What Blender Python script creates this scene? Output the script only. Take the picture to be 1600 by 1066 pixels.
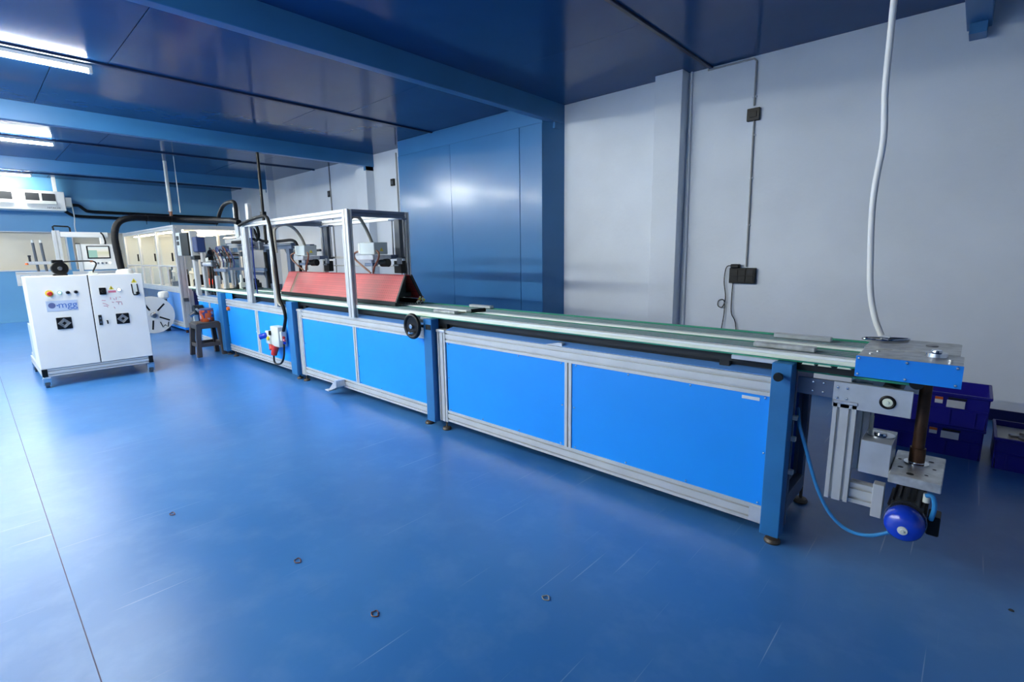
import bpy, bmesh, math, random
from mathutils import Vector, Matrix
from math import radians as R, pi, sin, cos
random.seed(7)
for o in list(bpy.data.objects): bpy.data.objects.remove(o)
SC = bpy.context.scene
COL = SC.collection

# ------------------------------------------------------------------ camera
cam = bpy.data.cameras.new('camera'); co = bpy.data.objects.new('camera', cam); COL.objects.link(co)
cam.sensor_width = 36.0; cam.lens = 780.2 / 1600 * 36.0; cam.clip_start = .05
_yaw, _pit, _rol = -0.745502, -0.17456, -0.014694
_f = Vector((sin(_yaw) * cos(_pit), cos(_yaw) * cos(_pit), sin(_pit)))
_r = Vector((cos(_yaw), -sin(_yaw), 0)); _u = _r.cross(_f)
_r2 = _r * cos(_rol) + _u * sin(_rol); _u2 = -_r * sin(_rol) + _u * cos(_rol)
_m = Matrix((_r2, _u2, -_f)).transposed().to_4x4(); _m.translation = (0, 0, 1.36)
co.matrix_world = _m
SC.camera = co
# ------------------------------------------------------------------ world, exposure, lamp strengths
w = bpy.data.worlds.new('world'); SC.world = w; w.use_nodes = True
w.node_tree.nodes['Background'].inputs[0].default_value = (.55, .68, .9, 1)
w.node_tree.nodes['Background'].inputs[1].default_value = .25
SC.view_settings.view_transform = 'Standard'; SC.view_settings.look = 'None'
SC.view_settings.exposure = 0.0; SC.view_settings.gamma = 1.0; SC.view_settings.use_curve_mapping = False
TUBE = 225.0          # ceiling tubes
BOOTH = 40.0         # warm strips in the glazed booth

# ------------------------------------------------------------------ materials
def lin(r, g, b):
    f = lambda c: (c / 255 / 12.92) if c / 255 <= .04045 else ((c / 255 + .055) / 1.055) ** 2.4
    return (f(r), f(g), f(b), 1)
def mat(name, rgb, rough=.5, metal=0., noise=.0, scale=8., bump=0., bscale=40., coat=0., emit=None, es=0., alpha=1., trans=0., stretch=None, spec=.5):
    m = bpy.data.materials.new(name); m.use_nodes = True
    nt = m.node_tree; p = nt.nodes['Principled BSDF']
    c = lin(*rgb)
    p.inputs['Base Color'].default_value = c; p.inputs['Roughness'].default_value = rough
    p.inputs['Metallic'].default_value = metal; p.inputs['Coat Weight'].default_value = coat
    p.inputs['Specular IOR Level'].default_value = spec
    p.inputs['Coat Roughness'].default_value = .12
    if trans: p.inputs['Transmission Weight'].default_value = trans
    if alpha < 1: p.inputs['Alpha'].default_value = alpha
    if emit: p.inputs['Emission Color'].default_value = lin(*emit); p.inputs['Emission Strength'].default_value = es
    if noise or bump:
        tc = nt.nodes.new('ShaderNodeTexCoord'); mp = nt.nodes.new('ShaderNodeMapping')
        nt.links.new(tc.outputs['Object'], mp.inputs[0])
        if stretch: mp.inputs['Scale'].default_value = stretch
    if noise:
        n = nt.nodes.new('ShaderNodeTexNoise'); n.inputs['Scale'].default_value = scale; n.inputs['Detail'].default_value = 5
        nt.links.new(mp.outputs[0], n.inputs['Vector'])
        rp = nt.nodes.new('ShaderNodeValToRGB')
        rp.color_ramp.elements[0].position = .3; rp.color_ramp.elements[1].position = .72
        rp.color_ramp.elements[0].color = tuple(x * (1 - noise) for x in c[:3]) + (1,)
        rp.color_ramp.elements[1].color = tuple(min(1, x * (1 + noise)) for x in c[:3]) + (1,)
        nt.links.new(n.outputs['Fac'], rp.inputs[0]); nt.links.new(rp.outputs[0], p.inputs['Base Color'])
    if bump:
        n2 = nt.nodes.new('ShaderNodeTexNoise'); n2.inputs['Scale'].default_value = bscale; n2.inputs['Detail'].default_value = 3
        nt.links.new(mp.outputs[0], n2.inputs['Vector'])
        b = nt.nodes.new('ShaderNodeBump'); b.inputs['Strength'].default_value = bump; b.inputs['Distance'].default_value = .01
        nt.links.new(n2.outputs['Fac'], b.inputs['Height']); nt.links.new(b.outputs[0], p.inputs['Normal'])
    return m
M = {}
M['wall'] = mat('wall_paint', (222, 230, 240), .6, noise=.06, scale=1.3, bump=.15, bscale=30)
M['ceil'] = mat('ceiling_sheet', (32, 74, 122), .13, noise=.12, scale=.8, bump=.5, bscale=1.5, spec=.12)
M['beam'] = mat('beam_paint', (52, 114, 166), .35, noise=.07, scale=2)
M['batten'] = mat('batten_paint', (18, 34, 66), .45, noise=.1, scale=4)
M['clad'] = mat('cladding_sheet', (62, 122, 178), .25, noise=.07, scale=1.2, bump=.3, bscale=1.8, coat=.2)
M['bluewall'] = mat('blue_wall_paint', (98, 158, 200), .4, noise=.06, scale=1)
M['skirt'] = mat('skirting_vinyl', (20, 30, 90), .45, noise=.1, scale=5)
M['panel'] = mat('bright_blue_panel', (16, 150, 252), .42, noise=.05, scale=1.5)
M['post'] = mat('blue_post_paint', (38, 112, 172), .42, noise=.1, scale=6, bump=.08, bscale=120)
M['lblue'] = mat('cover_blue', (20, 136, 240), .35, noise=.05, scale=4)
M['alu'] = mat('anodised_aluminium', (206, 208, 208), .42, .35, noise=.06, scale=6)
M['alup'] = mat('milled_aluminium', (206, 210, 214), .32, .45, noise=.12, scale=9, stretch=(1, 8, 1))
M['aluw'] = mat('dirty_aluminium', (196, 198, 198), .32, .5, noise=.3, scale=22)
M['steel'] = mat('steel', (150, 152, 156), .3, .9, noise=.15, scale=10)
M['chrome'] = mat('chrome', (220, 222, 226), .12, 1.)
M['rust'] = mat('rusty_shaft', (88, 62, 46), .45, .6, noise=.45, scale=14)
M['black'] = mat('black_plastic', (9, 10, 12), .4, noise=.1, scale=8, spec=.3)
M['hose'] = mat('black_hose', (8, 9, 13), .55, bump=.4, bscale=60, spec=.25)
M['dark'] = mat('dark_metal', (34, 38, 42), .5, .4, noise=.2, scale=9)
M['dgrey'] = mat('dark_grey_paint', (70, 78, 88), .45, noise=.1, scale=6)
M['bgrey'] = mat('blue_grey_metal', (104, 118, 142), .42, .45, noise=.12, scale=6)
M['white'] = mat('white_powder_coat', (226, 226, 222), .38, noise=.03, scale=3)
M['offw'] = mat('off_white_plastic', (210, 214, 208), .4, noise=.04, scale=5)
M['pgrey'] = mat('pale_grey_box', (190, 200, 200), .4, noise=.05, scale=5)
M['cream'] = mat('cream_rail', (234, 242, 222), .5, noise=.05, scale=5)
M['mint'] = mat('white_guide', (244, 250, 246), .5, noise=.04, scale=5)
M['green'] = mat('green_belt', (62, 160, 132), .6, noise=.12, scale=12, spec=.2)
M['slat'] = mat('grey_chain_strip', (150, 158, 170), .5, .1, noise=.15, scale=20, spec=.25)
M['red'] = mat('red_plug', (190, 44, 38), .4, noise=.1, scale=9)
M['orange'] = mat('orange_knob', (226, 110, 40), .4)
M['yellow'] = mat('yellow_sticker', (226, 206, 60), .5)
M['mblue'] = mat('motor_blue', (22, 62, 196), .22, noise=.05, scale=5, coat=.5)
M['crate'] = mat('crate_plastic', (22, 16, 140), .4, noise=.1, scale=4)
M['cable'] = mat('light_blue_cable', (52, 140, 204), .4)
M['wcable'] = mat('white_cable', (246, 246, 244), .4)
M['stool'] = mat('stool_plastic', (78, 70, 66), .5, noise=.08, scale=6)
M['paper'] = mat('paper', (220, 224, 228), .6, noise=.05, scale=30)
M['tan'] = mat('beige_glass', (214, 206, 186), .3, noise=.06, scale=1.5)
M['brown'] = mat('brown_tube', (120, 72, 46), .45)
M['greyt'] = mat('grey_conduit', (150, 152, 154), .4)
M['beigeh'] = mat('beige_hose', (160, 154, 138), .45)
M['foot'] = mat('foot_steel', (92, 84, 76), .5, .5, noise=.25, scale=20)
M['ledge'] = mat('pale_blue_ledge', (96, 150, 220), .35, noise=.05, scale=4)
M['indigo'] = mat('indigo_casing', (40, 58, 104), .45)
M['navyl'] = mat('navy_air_line', (24, 48, 120), .45)
M['cap'] = mat('grey_lid', (120, 128, 140), .3)
M['ink'] = mat('blue_ink', (70, 110, 180), .5); M['inkd'] = mat('slate_ink', (86, 96, 140), .5); M['inkr'] = mat('red_ink', (196, 110, 130), .5)
M['plate'] = mat('logo_plate', (196, 208, 226), .3, .2)
M['acin'] = mat('ac_grille_dark', (44, 46, 50), .6)
M['tubegl'] = mat('lit_tube', (255, 255, 255), .5, emit=(252, 255, 246), es=TUBE)
M['boothl'] = mat('lit_strip', (255, 255, 255), .5, emit=(255, 226, 180), es=BOOTH)
M['lampw'] = mat('lit_white_lamp', (255, 255, 255), .4, emit=(240, 250, 255), es=1.6)
M['lampg'] = mat('lit_green_lamp', (190, 255, 220), .4, emit=(190, 255, 224), es=1.2)
M['lampo'] = mat('lit_orange_lamp', (255, 90, 40), .4, emit=(255, 80, 40), es=1.0)

def glass():
    m = bpy.data.materials.new('booth_glass'); m.use_nodes = True; nt = m.node_tree
    nt.nodes.remove(nt.nodes['Principled BSDF'])
    tr = nt.nodes.new('ShaderNodeBsdfTransparent'); tr.inputs[0].default_value = (.9, .93, .96, 1)
    gl = nt.nodes.new('ShaderNodeBsdfGlossy'); gl.inputs['Roughness'].default_value = .04
    mx = nt.nodes.new('ShaderNodeMixShader'); fr = nt.nodes.new('ShaderNodeFresnel'); fr.inputs[0].default_value = 1.5
    ge = nt.nodes.new('ShaderNodeNewGeometry'); iv = nt.nodes.new('ShaderNodeMath'); iv.operation = 'SUBTRACT'; iv.inputs[0].default_value = 1; nt.links.new(ge.outputs['Backfacing'], iv.inputs[1])
    mu = nt.nodes.new('ShaderNodeMath'); mu.operation = 'MULTIPLY'; nt.links.new(fr.outputs[0], mu.inputs[0]); nt.links.new(iv.outputs[0], mu.inputs[1])
    nt.links.new(mu.outputs[0], mx.inputs[0]); nt.links.new(tr.outputs[0], mx.inputs[1]); nt.links.new(gl.outputs[0], mx.inputs[2])
    nt.links.new(mx.outputs[0], nt.nodes['Material Output'].inputs[0]); return m
M['glass'] = glass()

def floor_mat():
    m = bpy.data.materials.new('blue_vinyl_floor'); m.use_nodes = True; nt = m.node_tree; p = nt.nodes['Principled BSDF']
    N = nt.nodes.new; Lk = nt.links.new
    tc = N('ShaderNodeTexCoord')
    n1 = N('ShaderNodeTexNoise'); n1.inputs['Scale'].default_value = .7; n1.inputs['Detail'].default_value = 6; Lk(tc.outputs['Object'], n1.inputs['Vector'])
    r1 = N('ShaderNodeValToRGB'); r1.color_ramp.elements[0].position = .3; r1.color_ramp.elements[1].position = .75
    r1.color_ramp.elements[0].color = lin(52, 112, 178); r1.color_ramp.elements[1].color = lin(70, 132, 196)
    Lk(n1.outputs['Fac'], r1.inputs[0])
    # cloudy scuffs
    n2 = N('ShaderNodeTexNoise'); n2.inputs['Scale'].default_value = 5; n2.inputs['Detail'].default_value = 4; n2.inputs['Roughness'].default_value = .6; Lk(tc.outputs['Object'], n2.inputs['Vector'])
    r2 = N('ShaderNodeValToRGB'); r2.color_ramp.elements[0].position = .48; r2.color_ramp.elements[1].position = .95
    r2.color_ramp.elements[0].color = (0, 0, 0, 1); r2.color_ramp.elements[1].color = (.34, .34, .34, 1)
    Lk(n2.outputs['Fac'], r2.inputs[0])
    mx = N('ShaderNodeMix'); mx.data_type = 'RGBA'; Lk(r2.outputs[0], mx.inputs['Factor']); Lk(r1.outputs[0], mx.inputs[6]); mx.inputs[7].default_value = lin(130, 172, 218)
    # long scratches in a few directions
    last = mx.outputs[2]
    for k, (ang, sx, lo, col) in enumerate([(.35, 110, .81, (190, 205, 225)), (-.5, 130, .82, (160, 182, 210)), (1.1, 100, .84, (150, 176, 206))]):
        mp = N('ShaderNodeMapping'); mp.inputs['Rotation'].default_value = (0, 0, ang + .3); mp.inputs['Scale'].default_value = (sx, 1.6, 1); mp.inputs['Location'].default_value = (k * 3.7, k * 1.3, 0)
        Lk(tc.outputs['Object'], mp.inputs[0])
        n = N('ShaderNodeTexNoise'); n.inputs['Scale'].default_value = 1.; n.inputs['Detail'].default_value = 0; Lk(mp.outputs[0], n.inputs['Vector'])
        r = N('ShaderNodeValToRGB'); r.color_ramp.elements[0].position = lo; r.color_ramp.elements[1].position = lo + .06
        r.color_ramp.elements[0].color = (0, 0, 0, 1); r.color_ramp.elements[1].color = (.4, .4, .4, 1)
        Lk(n.outputs['Fac'], r.inputs[0])
        q = N('ShaderNodeMix'); q.data_type = 'RGBA'; Lk(r.outputs[0], q.inputs['Factor']); Lk(last, q.inputs[6]); q.inputs[7].default_value = lin(*col)
        last = q.outputs[2]
    Lk(last, p.inputs['Base Color'])
    rr = N('ShaderNodeMapRange'); rr.inputs['To Min'].default_value = .24; rr.inputs['To Max'].default_value = .40
    Lk(n2.outputs['Fac'], rr.inputs['Value']); Lk(rr.outputs[0], p.inputs['Roughness'])
    b = N('ShaderNodeBump'); b.inputs['Strength'].default_value = .12; b.inputs['Distance'].default_value = .01
    n3 = N('ShaderNodeTexNoise'); n3.inputs['Scale'].default_value = 6; n3.inputs['Detail'].default_value = 2; Lk(tc.outputs['Object'], n3.inputs['Vector'])
    Lk(n3.outputs['Fac'], b.inputs['Height']); Lk(b.outputs[0], p.inputs['Normal'])
    return m
M['floor'] = floor_mat()

def perf_mat():   # red sheet with rows of small punched holes
    m = mat('red_perforated_sheet', (178, 62, 66), .45, noise=.16, scale=5); nt = m.node_tree; p = nt.nodes['Principled BSDF']
    N = nt.nodes.new; Lk = nt.links.new
    tc = N('ShaderNodeTexCoord'); mp = N('ShaderNodeMapping'); mp.inputs['Scale'].default_value = (34, 46, 46)
    Lk(tc.outputs['Object'], mp.inputs[0])
    v = N('ShaderNodeTexVoronoi'); v.inputs['Randomness'].default_value = 0.0; v.inputs['Scale'].default_value = 1; Lk(mp.outputs[0], v.inputs['Vector'])
    r = N('ShaderNodeValToRGB'); r.color_ramp.elements[0].position = .3; r.color_ramp.elements[1].position = .38
    r.color_ramp.elements[0].color = (.6, .6, .6, 1); r.color_ramp.elements[1].color = (0, 0, 0, 1); Lk(v.outputs['Distance'], r.inputs[0])
    src = p.inputs['Base Color'].links[0].from_socket
    q = N('ShaderNodeMix'); q.data_type = 'RGBA'; Lk(r.outputs[0], q.inputs['Factor']); Lk(src, q.inputs[6]); q.inputs[7].default_value = lin(80, 20, 24)
    Lk(q.outputs[2], p.inputs['Base Color']); return m
M['perf'] = perf_mat()

def screen_mat():
    m = mat('lit_screen', (20, 20, 20), .2); nt = m.node_tree; p = nt.nodes['Principled BSDF']; N = nt.nodes.new; Lk = nt.links.new
    tc = N('ShaderNodeTexCoord'); sp = N('ShaderNodeSeparateXYZ'); Lk(tc.outputs['Generated'], sp.inputs[0])
    r = N('ShaderNodeValToRGB'); r.color_ramp.interpolation = 'LINEAR'
    e = r.color_ramp.elements; e[0].position = 0; e[0].color = lin(230, 232, 226); e[1].position = 1; e[1].color = lin(226, 244, 250)
    a = e.new(.45); a.color = lin(216, 220, 190); a = e.new(.7); a.color = lin(240, 244, 240)
    Lk(sp.outputs['Z'], r.inputs[0])
    g = N('ShaderNodeMath'); g.operation = 'LESS_THAN'; g.inputs[1].default_value = .42; Lk(sp.outputs['Y'], g.inputs[0])
    g2 = N('ShaderNodeMath'); g2.operation = 'LESS_THAN'; g2.inputs[1].default_value = .68; Lk(sp.outputs['Z'], g2.inputs[0])
    g3 = N('ShaderNodeMath'); g3.operation = 'MULTIPLY'; Lk(g.outputs[0], g3.inputs[0]); Lk(g2.outputs[0], g3.inputs[1])
    q = N('ShaderNodeMix'); q.data_type = 'RGBA'; Lk(g3.outputs[0], q.inputs['Factor']); Lk(r.outputs[0], q.inputs[6]); q.inputs[7].default_value = lin(160, 206, 196)
    Lk(q.outputs[2], p.inputs['Emission Color']); p.inputs['Emission Strength'].default_value = .95; return m
M['screen'] = screen_mat()

def jar_mat():
    m = mat('jar_wrapper', (206, 92, 42), .35); nt = m.node_tree; p = nt.nodes['Principled BSDF']; N = nt.nodes.new; Lk = nt.links.new
    tc = N('ShaderNodeTexCoord'); v = N('ShaderNodeTexVoronoi'); v.inputs['Scale'].default_value = 24; Lk(tc.outputs['Object'], v.inputs['Vector'])
    r = N('ShaderNodeValToRGB'); r.color_ramp.interpolation = 'CONSTANT'; e = r.color_ramp.elements
    e[0].position = 0; e[0].color = lin(208, 92, 40); e[1].position = .5; e[1].color = lin(190, 170, 190)
    a = e.new(.68); a.color = lin(170, 60, 34); a = e.new(.82); a.color = lin(60, 60, 120)
    sx = N('ShaderNodeSeparateColor'); Lk(v.outputs['Color'], sx.inputs[0]); Lk(sx.outputs[0], r.inputs[0]); Lk(r.outputs[0], p.inputs['Base Color']); return m
M['jar'] = jar_mat()

# ------------------------------------------------------------------ mesh builder
class B:
    def __init__(s): s.bm = bmesh.new()
    def box(s, x0, x1, y0, y1, z0, z1, bev=0., seg=1, rot=None, piv=None):
        g = bmesh.ops.create_cube(s.bm, size=1); v = g['verts']
        for q in v: q.co = Vector(((x0 + x1) / 2 + q.co.x * (x1 - x0), (y0 + y1) / 2 + q.co.y * (y1 - y0), (z0 + z1) / 2 + q.co.z * (z1 - z0)))
        if bev:
            e = list({k for q in v for k in q.link_edges})
            r = bmesh.ops.bevel(s.bm, geom=e, offset=bev, segments=seg, affect='EDGES', profile=.5)
            v = list({q for f in r['faces'] for q in f.verts} | {q for q in v if q.is_valid})
        if rot: bmesh.ops.rotate(s.bm, verts=v, cent=piv or ((x0 + x1) / 2, (y0 + y1) / 2, (z0 + z1) / 2), matrix=rot)
        return s
    def cyl(s, p0, p1, r0, r1=None, seg=16):
        p0 = Vector(p0); p1 = Vector(p1); r1 = r0 if r1 is None else r1
        d = (p1 - p0).normalized(); a = d.orthogonal().normalized(); b = d.cross(a)
        A = [s.bm.verts.new(p0 + (a * cos(2 * pi * i / seg) + b * sin(2 * pi * i / seg)) * r0) for i in range(seg)]
        C = [s.bm.verts.new(p1 + (a * cos(2 * pi * i / seg) + b * sin(2 * pi * i / seg)) * r1) for i in range(seg)]
        for i in range(seg): s.bm.faces.new((A[i], A[(i + 1) % seg], C[(i + 1) % seg], C[i]))
        s.bm.faces.new(A[::-1]); s.bm.faces.new(C); return s
    def lathe(s, prof, c, axis='z', seg=24):   # prof: (radius, distance along axis)
        c = Vector(c); ax = {'x': Vector((1, 0, 0)), 'y': Vector((0, 1, 0)), 'z': Vector((0, 0, 1))}[axis] if isinstance(axis, str) else Vector(axis).normalized()
        a = ax.orthogonal().normalized(); b = ax.cross(a); rings = []
        for r, h in prof:
            if r < 1e-6: rings.append([s.bm.verts.new(c + ax * h)])
            else: rings.append([s.bm.verts.new(c + ax * h + (a * cos(2 * pi * i / seg) + b * sin(2 * pi * i / seg)) * r) for i in range(seg)])
        for P, Q in zip(rings, rings[1:]):
            for i in range(seg):
                j = (i + 1) % seg
                if len(P) == 1 and len(Q) == 1: continue
                if len(P) == 1: s.bm.faces.new((P[0], Q[j], Q[i]))
                elif len(Q) == 1: s.bm.faces.new((P[i], P[j], Q[0]))
                else: s.bm.faces.new((P[i], P[j], Q[j], Q[i]))
        return s
    def ring(s, c, axis, Rr, r, seg=32, ss=10):
        c = Vector(c); ax = Vector(axis).normalized(); a = ax.orthogonal().normalized(); b = ax.cross(a); G = []
        for i in range(seg):
            d = a * cos(2 * pi * i / seg) + b * sin(2 * pi * i / seg)
            G.append([s.bm.verts.new(c + d * (Rr + r * cos(2 * pi * k / ss)) + ax * r * sin(2 * pi * k / ss)) for k in range(ss)])
        for i in range(seg):
            for k in range(ss):
                s.bm.faces.new((G[i][k], G[(i + 1) % seg][k], G[(i + 1) % seg][(k + 1) % ss], G[i][(k + 1) % ss]))
        return s
    def tube(s, pts, r, seg=8, sub=5, closed=False):
        P = [Vector(p) for p in pts]
        if sub > 1 and len(P) > 2:
            Q = []
            n = len(P)
            for i in range(n if closed else n - 1):
                p0 = P[i - 1] if (i or closed) else P[0] * 2 - P[1]; p1 = P[i]; p2 = P[(i + 1) % n]
                p3 = P[(i + 2) % n] if (closed or i + 2 < n) else P[-1] * 2 - P[-2]
                for k in range(sub):
                    t = k / sub
                    Q.append(.5 * ((2 * p1) + (-p0 + p2) * t + (2 * p0 - 5 * p1 + 4 * p2 - p3) * t * t + (-p0 + 3 * p1 - 3 * p2 + p3) * t ** 3))
            if not closed: Q.append(P[-1])
            P = Q
        n = len(P); nrm = None; rings = []
        for i, p in enumerate(P):
            t = (P[(i + 1) % n] - P[i - 1]) if closed else (P[min(i + 1, n - 1)] - P[max(i - 1, 0)])
            t.normalize()
            if nrm is None: nrm = t.orthogonal().normalized()
            nrm = (nrm - t * nrm.dot(t)).normalized(); b = t.cross(nrm)
            rings.append([s.bm.verts.new(p + (nrm * cos(2 * pi * k / seg) + b * sin(2 * pi * k / seg)) * r) for k in range(seg)])
        for i in range(n if closed else n - 1):
            A, C = rings[i], rings[(i + 1) % n]
            for k in range(seg): s.bm.faces.new((A[k], A[(k + 1) % seg], C[(k + 1) % seg], C[k]))
        if not closed: s.bm.faces.new(rings[0][::-1]); s.bm.faces.new(rings[-1])
        return s
    def prism(s, poly, plane, d0, d1):   # poly in (u,v) of plane 'xy','xz','yz', extruded d0..d1 along the third axis
        mk = {'xy': lambda u, v, d: (u, v, d), 'xz': lambda u, v, d: (u, d, v), 'yz': lambda u, v, d: (d, u, v)}[plane]
        A = [s.bm.verts.new(mk(u, v, d0)) for u, v in poly]; C = [s.bm.verts.new(mk(u, v, d1)) for u, v in poly]
        n = len(poly)
        for i in range(n): s.bm.faces.new((A[i], A[(i + 1) % n], C[(i + 1) % n], C[i]))
        s.bm.faces.new(A[::-1]); s.bm.faces.new(C); return s
    def prof(s, axis, a0, a1, u0, u1, v0, v1, nu=1, nv=1, slot=.011, dep=.015):
        # slotted aluminium extrusion along an axis; (u,v) = the two other axes in xyz order
        def side(L, n):
            out = []
            for i in range(n):
                c = L * (i + .5) / n
                out += [(c - slot / 2, 0), (c - slot / 2, dep), (c + slot / 2, dep), (c + slot / 2, 0)]
            return out
        W, H = u1 - u0, v1 - v0; pts = [(0, 0)]
        pts += side(W, nu); pts.append((W, 0)); pts += [(W - d, t) for t, d in side(H, nv)]; pts.append((W, H))
        pts += [(W - t, H - d) for t, d in side(W, nu)]; pts.append((0, H)); pts += [(d, H - t) for t, d in side(H, nv)]
        poly = [(u0 + a, v0 + b) for a, b in pts]
        return s.prism(poly, {'x': 'yz', 'y': 'xz', 'z': 'xy'}[axis], a0, a1)

WP = {}
def link(name, b, m, parent=None, origin=None, smooth=True):
    bm = b.bm; bmesh.ops.recalc_face_normals(bm, faces=bm.faces)
    co_ = [v.co for v in bm.verts]
    if origin is None:
        lo = Vector([min(c[i] for c in co_) for i in range(3)]); hi = Vector([max(c[i] for c in co_) for i in range(3)])
        origin = (lo + hi) / 2
    origin = Vector(origin)
    bmesh.ops.translate(bm, verts=bm.verts, vec=-origin)
    me = bpy.data.meshes.new(name); bm.to_mesh(me); bm.free()
    me.materials.append(M[m] if isinstance(m, str) else m)
    if smooth:
        me.shade_smooth(); me.set_sharp_from_angle(angle=R(32))
    o = bpy.data.objects.new(name, me); COL.objects.link(o)
    if parent: o.parent = parent; o.location = origin - WP[parent.name]
    else: o.location = origin
    WP[o.name] = origin
    return o
def part(name, b, m, parent, label=None, kind=None, **k):
    o = link(name, b, m, parent, **k)
    if label: o['label'] = label
    if kind: o['kind'] = kind
    return o
def inst(src, loc, parent, name=None):   # another copy of an alike piece, sharing its mesh
    o = src.copy(); COL.objects.link(o); o.parent = parent
    if parent: o.location = Vector(loc) - WP[parent.name]
    else: o.location = loc
    WP[o.name] = Vector(loc); return o
def tag(o, label, cat, group=None):
    o['label'] = label; o['category'] = cat
    if group: o['group'] = group
    return o
def thing(name, label, cat, base, group=None):
    o = bpy.data.objects.new(name, None); COL.objects.link(o); o.location = base; o.empty_display_size = .1
    WP[o.name] = Vector(base); return tag(o, label, cat, group)
def one(name, b, m, label, cat, group=None):
    return tag(link(name, b, m), label, cat, group)
def struct(name, b, m):
    o = link(name, b, m); o['kind'] = 'structure'; return o
def text(name, body, size, mtx, m, parent, ext=.0008):
    cu = bpy.data.curves.new(name, 'FONT'); cu.body = body; cu.size = size; cu.extrude = ext; cu.align_x = 'CENTER'; cu.align_y = 'CENTER'
    t = bpy.data.objects.new(name, cu); COL.objects.link(t)
    bpy.context.view_layer.update()
    me = bpy.data.meshes.new_from_object(t.evaluated_get(bpy.context.evaluated_depsgraph_get()))
    bpy.data.objects.remove(t); me.name = name
    me.transform(mtx.to_3x3().to_4x4()); me.materials.clear(); me.materials.append(M[m])
    o = bpy.data.objects.new(name, me); COL.objects.link(o); o.parent = parent; o.location = mtx.translation - WP[parent.name]; WP[o.name] = mtx.translation.copy(); return o
FACE_X = Matrix(((0, 0, 1, 0), (1, 0, 0, 0), (0, 1, 0, 0), (0, 0, 0, 1)))   # text read from +x
FACE_Y = Matrix(((1, 0, 0, 0), (0, 0, -1, 0), (0, 1, 0, 0), (0, 0, 0, 1)))  # text read from -y
def at(mx, p): q = mx.copy(); q.translation = Vector(p); return q

# =================================================================== SETTING
ZC = 3.168; YW = 5.365; XF = -15.55; XN = 4.6; YL = -4.0
fl = struct('floor', B().box(XF - .1, XN + .1, YL - .1, YW + .1, -.2, -.004), 'skirt')
for y0, y1 in ((YL, -1.722), (-1.718, .118), (.122, YW)):
    part('floor_sheet', B().box(XF, XN, y0, y1, -.004, 0), 'floor', fl)
wb = struct('wall_back', B().box(XF - .15, XN + .15, YW, YW + .15, 0, ZC + .1), 'wall')
struct('wall_left', B().box(XF - .15, XN + .15, YL - .15, YL, 0, ZC + .1), 'wall')
struct('wall_near', B().box(XN, XN + .15, YL, YW, 0, ZC + .1), 'wall')
struct('wall_far', B().box(XF - .15, XF, YL, YW, 0, 1.12).box(XF - .15, XF, YL, YW, 1.985, ZC + .1)
       .box(XF - .15, XF, YL, -1.2, 1.12, 1.985).box(XF - .15, XF, .02, .12, 1.12, 1.985).box(XF - .15, XF + .02, 1.715, 1.80, 1.12, 1.985).box(XF - .15, XF, 3.42, YW, 1.12, 1.985), 'bluewall')
for i, (y0, y1) in enumerate(((-1.2, .02), (.12, 1.715), (1.80, 3.42))):
    wn = struct('window_%d' % (i + 1), B().box(XF - .12, XF - .1, y0, y1, 1.12, 1.985), 'tan')
    part('window_frame', B().box(XF - .1, XF + .015, y0, y1, 1.12, 1.15, .003).box(XF - .1, XF + .005, y0, y1, 1.965, 1.985, .003)
         .box(XF - .1, XF + .005, y0, y0 + .025, 1.15, 1.965).box(XF - .1, XF + .005, y1 - .025, y1, 1.15, 1.965), 'alu', wn)
struct('baseboard_back', B().box(-4.0, XN, YW - .012, YW, 0, .09), 'skirt')
# ceiling: slab with separate painted sheets
ce = struct('ceiling', B().box(XF - .15, XN + .15, YL - .15, YW + .15, ZC + .012, ZC + .12), 'batten')
rows = [(-.10, 2.15), (2.15, XN), (-2.17, -.24), (-4.0, -2.17), (-6.24, -4.1), (-8.34, -6.24), (-10.62, -8.44), (-12.75, -10.62), (-14.8, -12.85), (XF, -14.8)]
for k, (x0, x1) in enumerate(rows):
    off = [0, .5, 1.2, .3, .9, 1.5][k % 6]
    ys = [YW]
    y = YW - 1.2 - off * .6
    while y > YL: ys.append(y); y -= 2.44
    ys.append(YL)
    for a, b_ in zip(ys, ys[1:]):
        rt = Matrix.Rotation(R(random.uniform(-.12, .12)), 3, 'Y') @ Matrix.Rotation(R(random.uniform(-.1, .1)), 3, 'X')
        part('ceiling_sheet', B().box(x0 + .002, x1 - .002, b_ + .003, a - .003, ZC, ZC + .008, rot=rt), 'ceil', ce)
# beams, battens, columns
nb = 0
for xr in (-.10, -4.0, -8.34, -12.75):
    nb += 1; wd = .14 if xr > -1 else .1
    struct('trim_%d' % nb, B().box(xr - wd, xr, YL, YW, 2.953, ZC + .01, .004).box(xr - wd + .02, xr - .02, YW - .17, YW, 2.88, 2.955, .003), 'beam')
for xb in (2.15, -2.17, -6.24, -10.62, -14.8):
    nb += 1; struct('trim_%d' % nb, B().box(xb - .018, xb + .018, YL, YW, ZC - .018, ZC + .01, .004), 'batten')
for x0, x1 in ((-2.695, -2.395), (-8.72, -8.36), (-13.1, -12.72)):
    nb += 1; struct('trim_%d' % nb, B().box(x0, x1, 5.2, YW + .01, 0, ZC, .004), 'wall')
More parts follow.
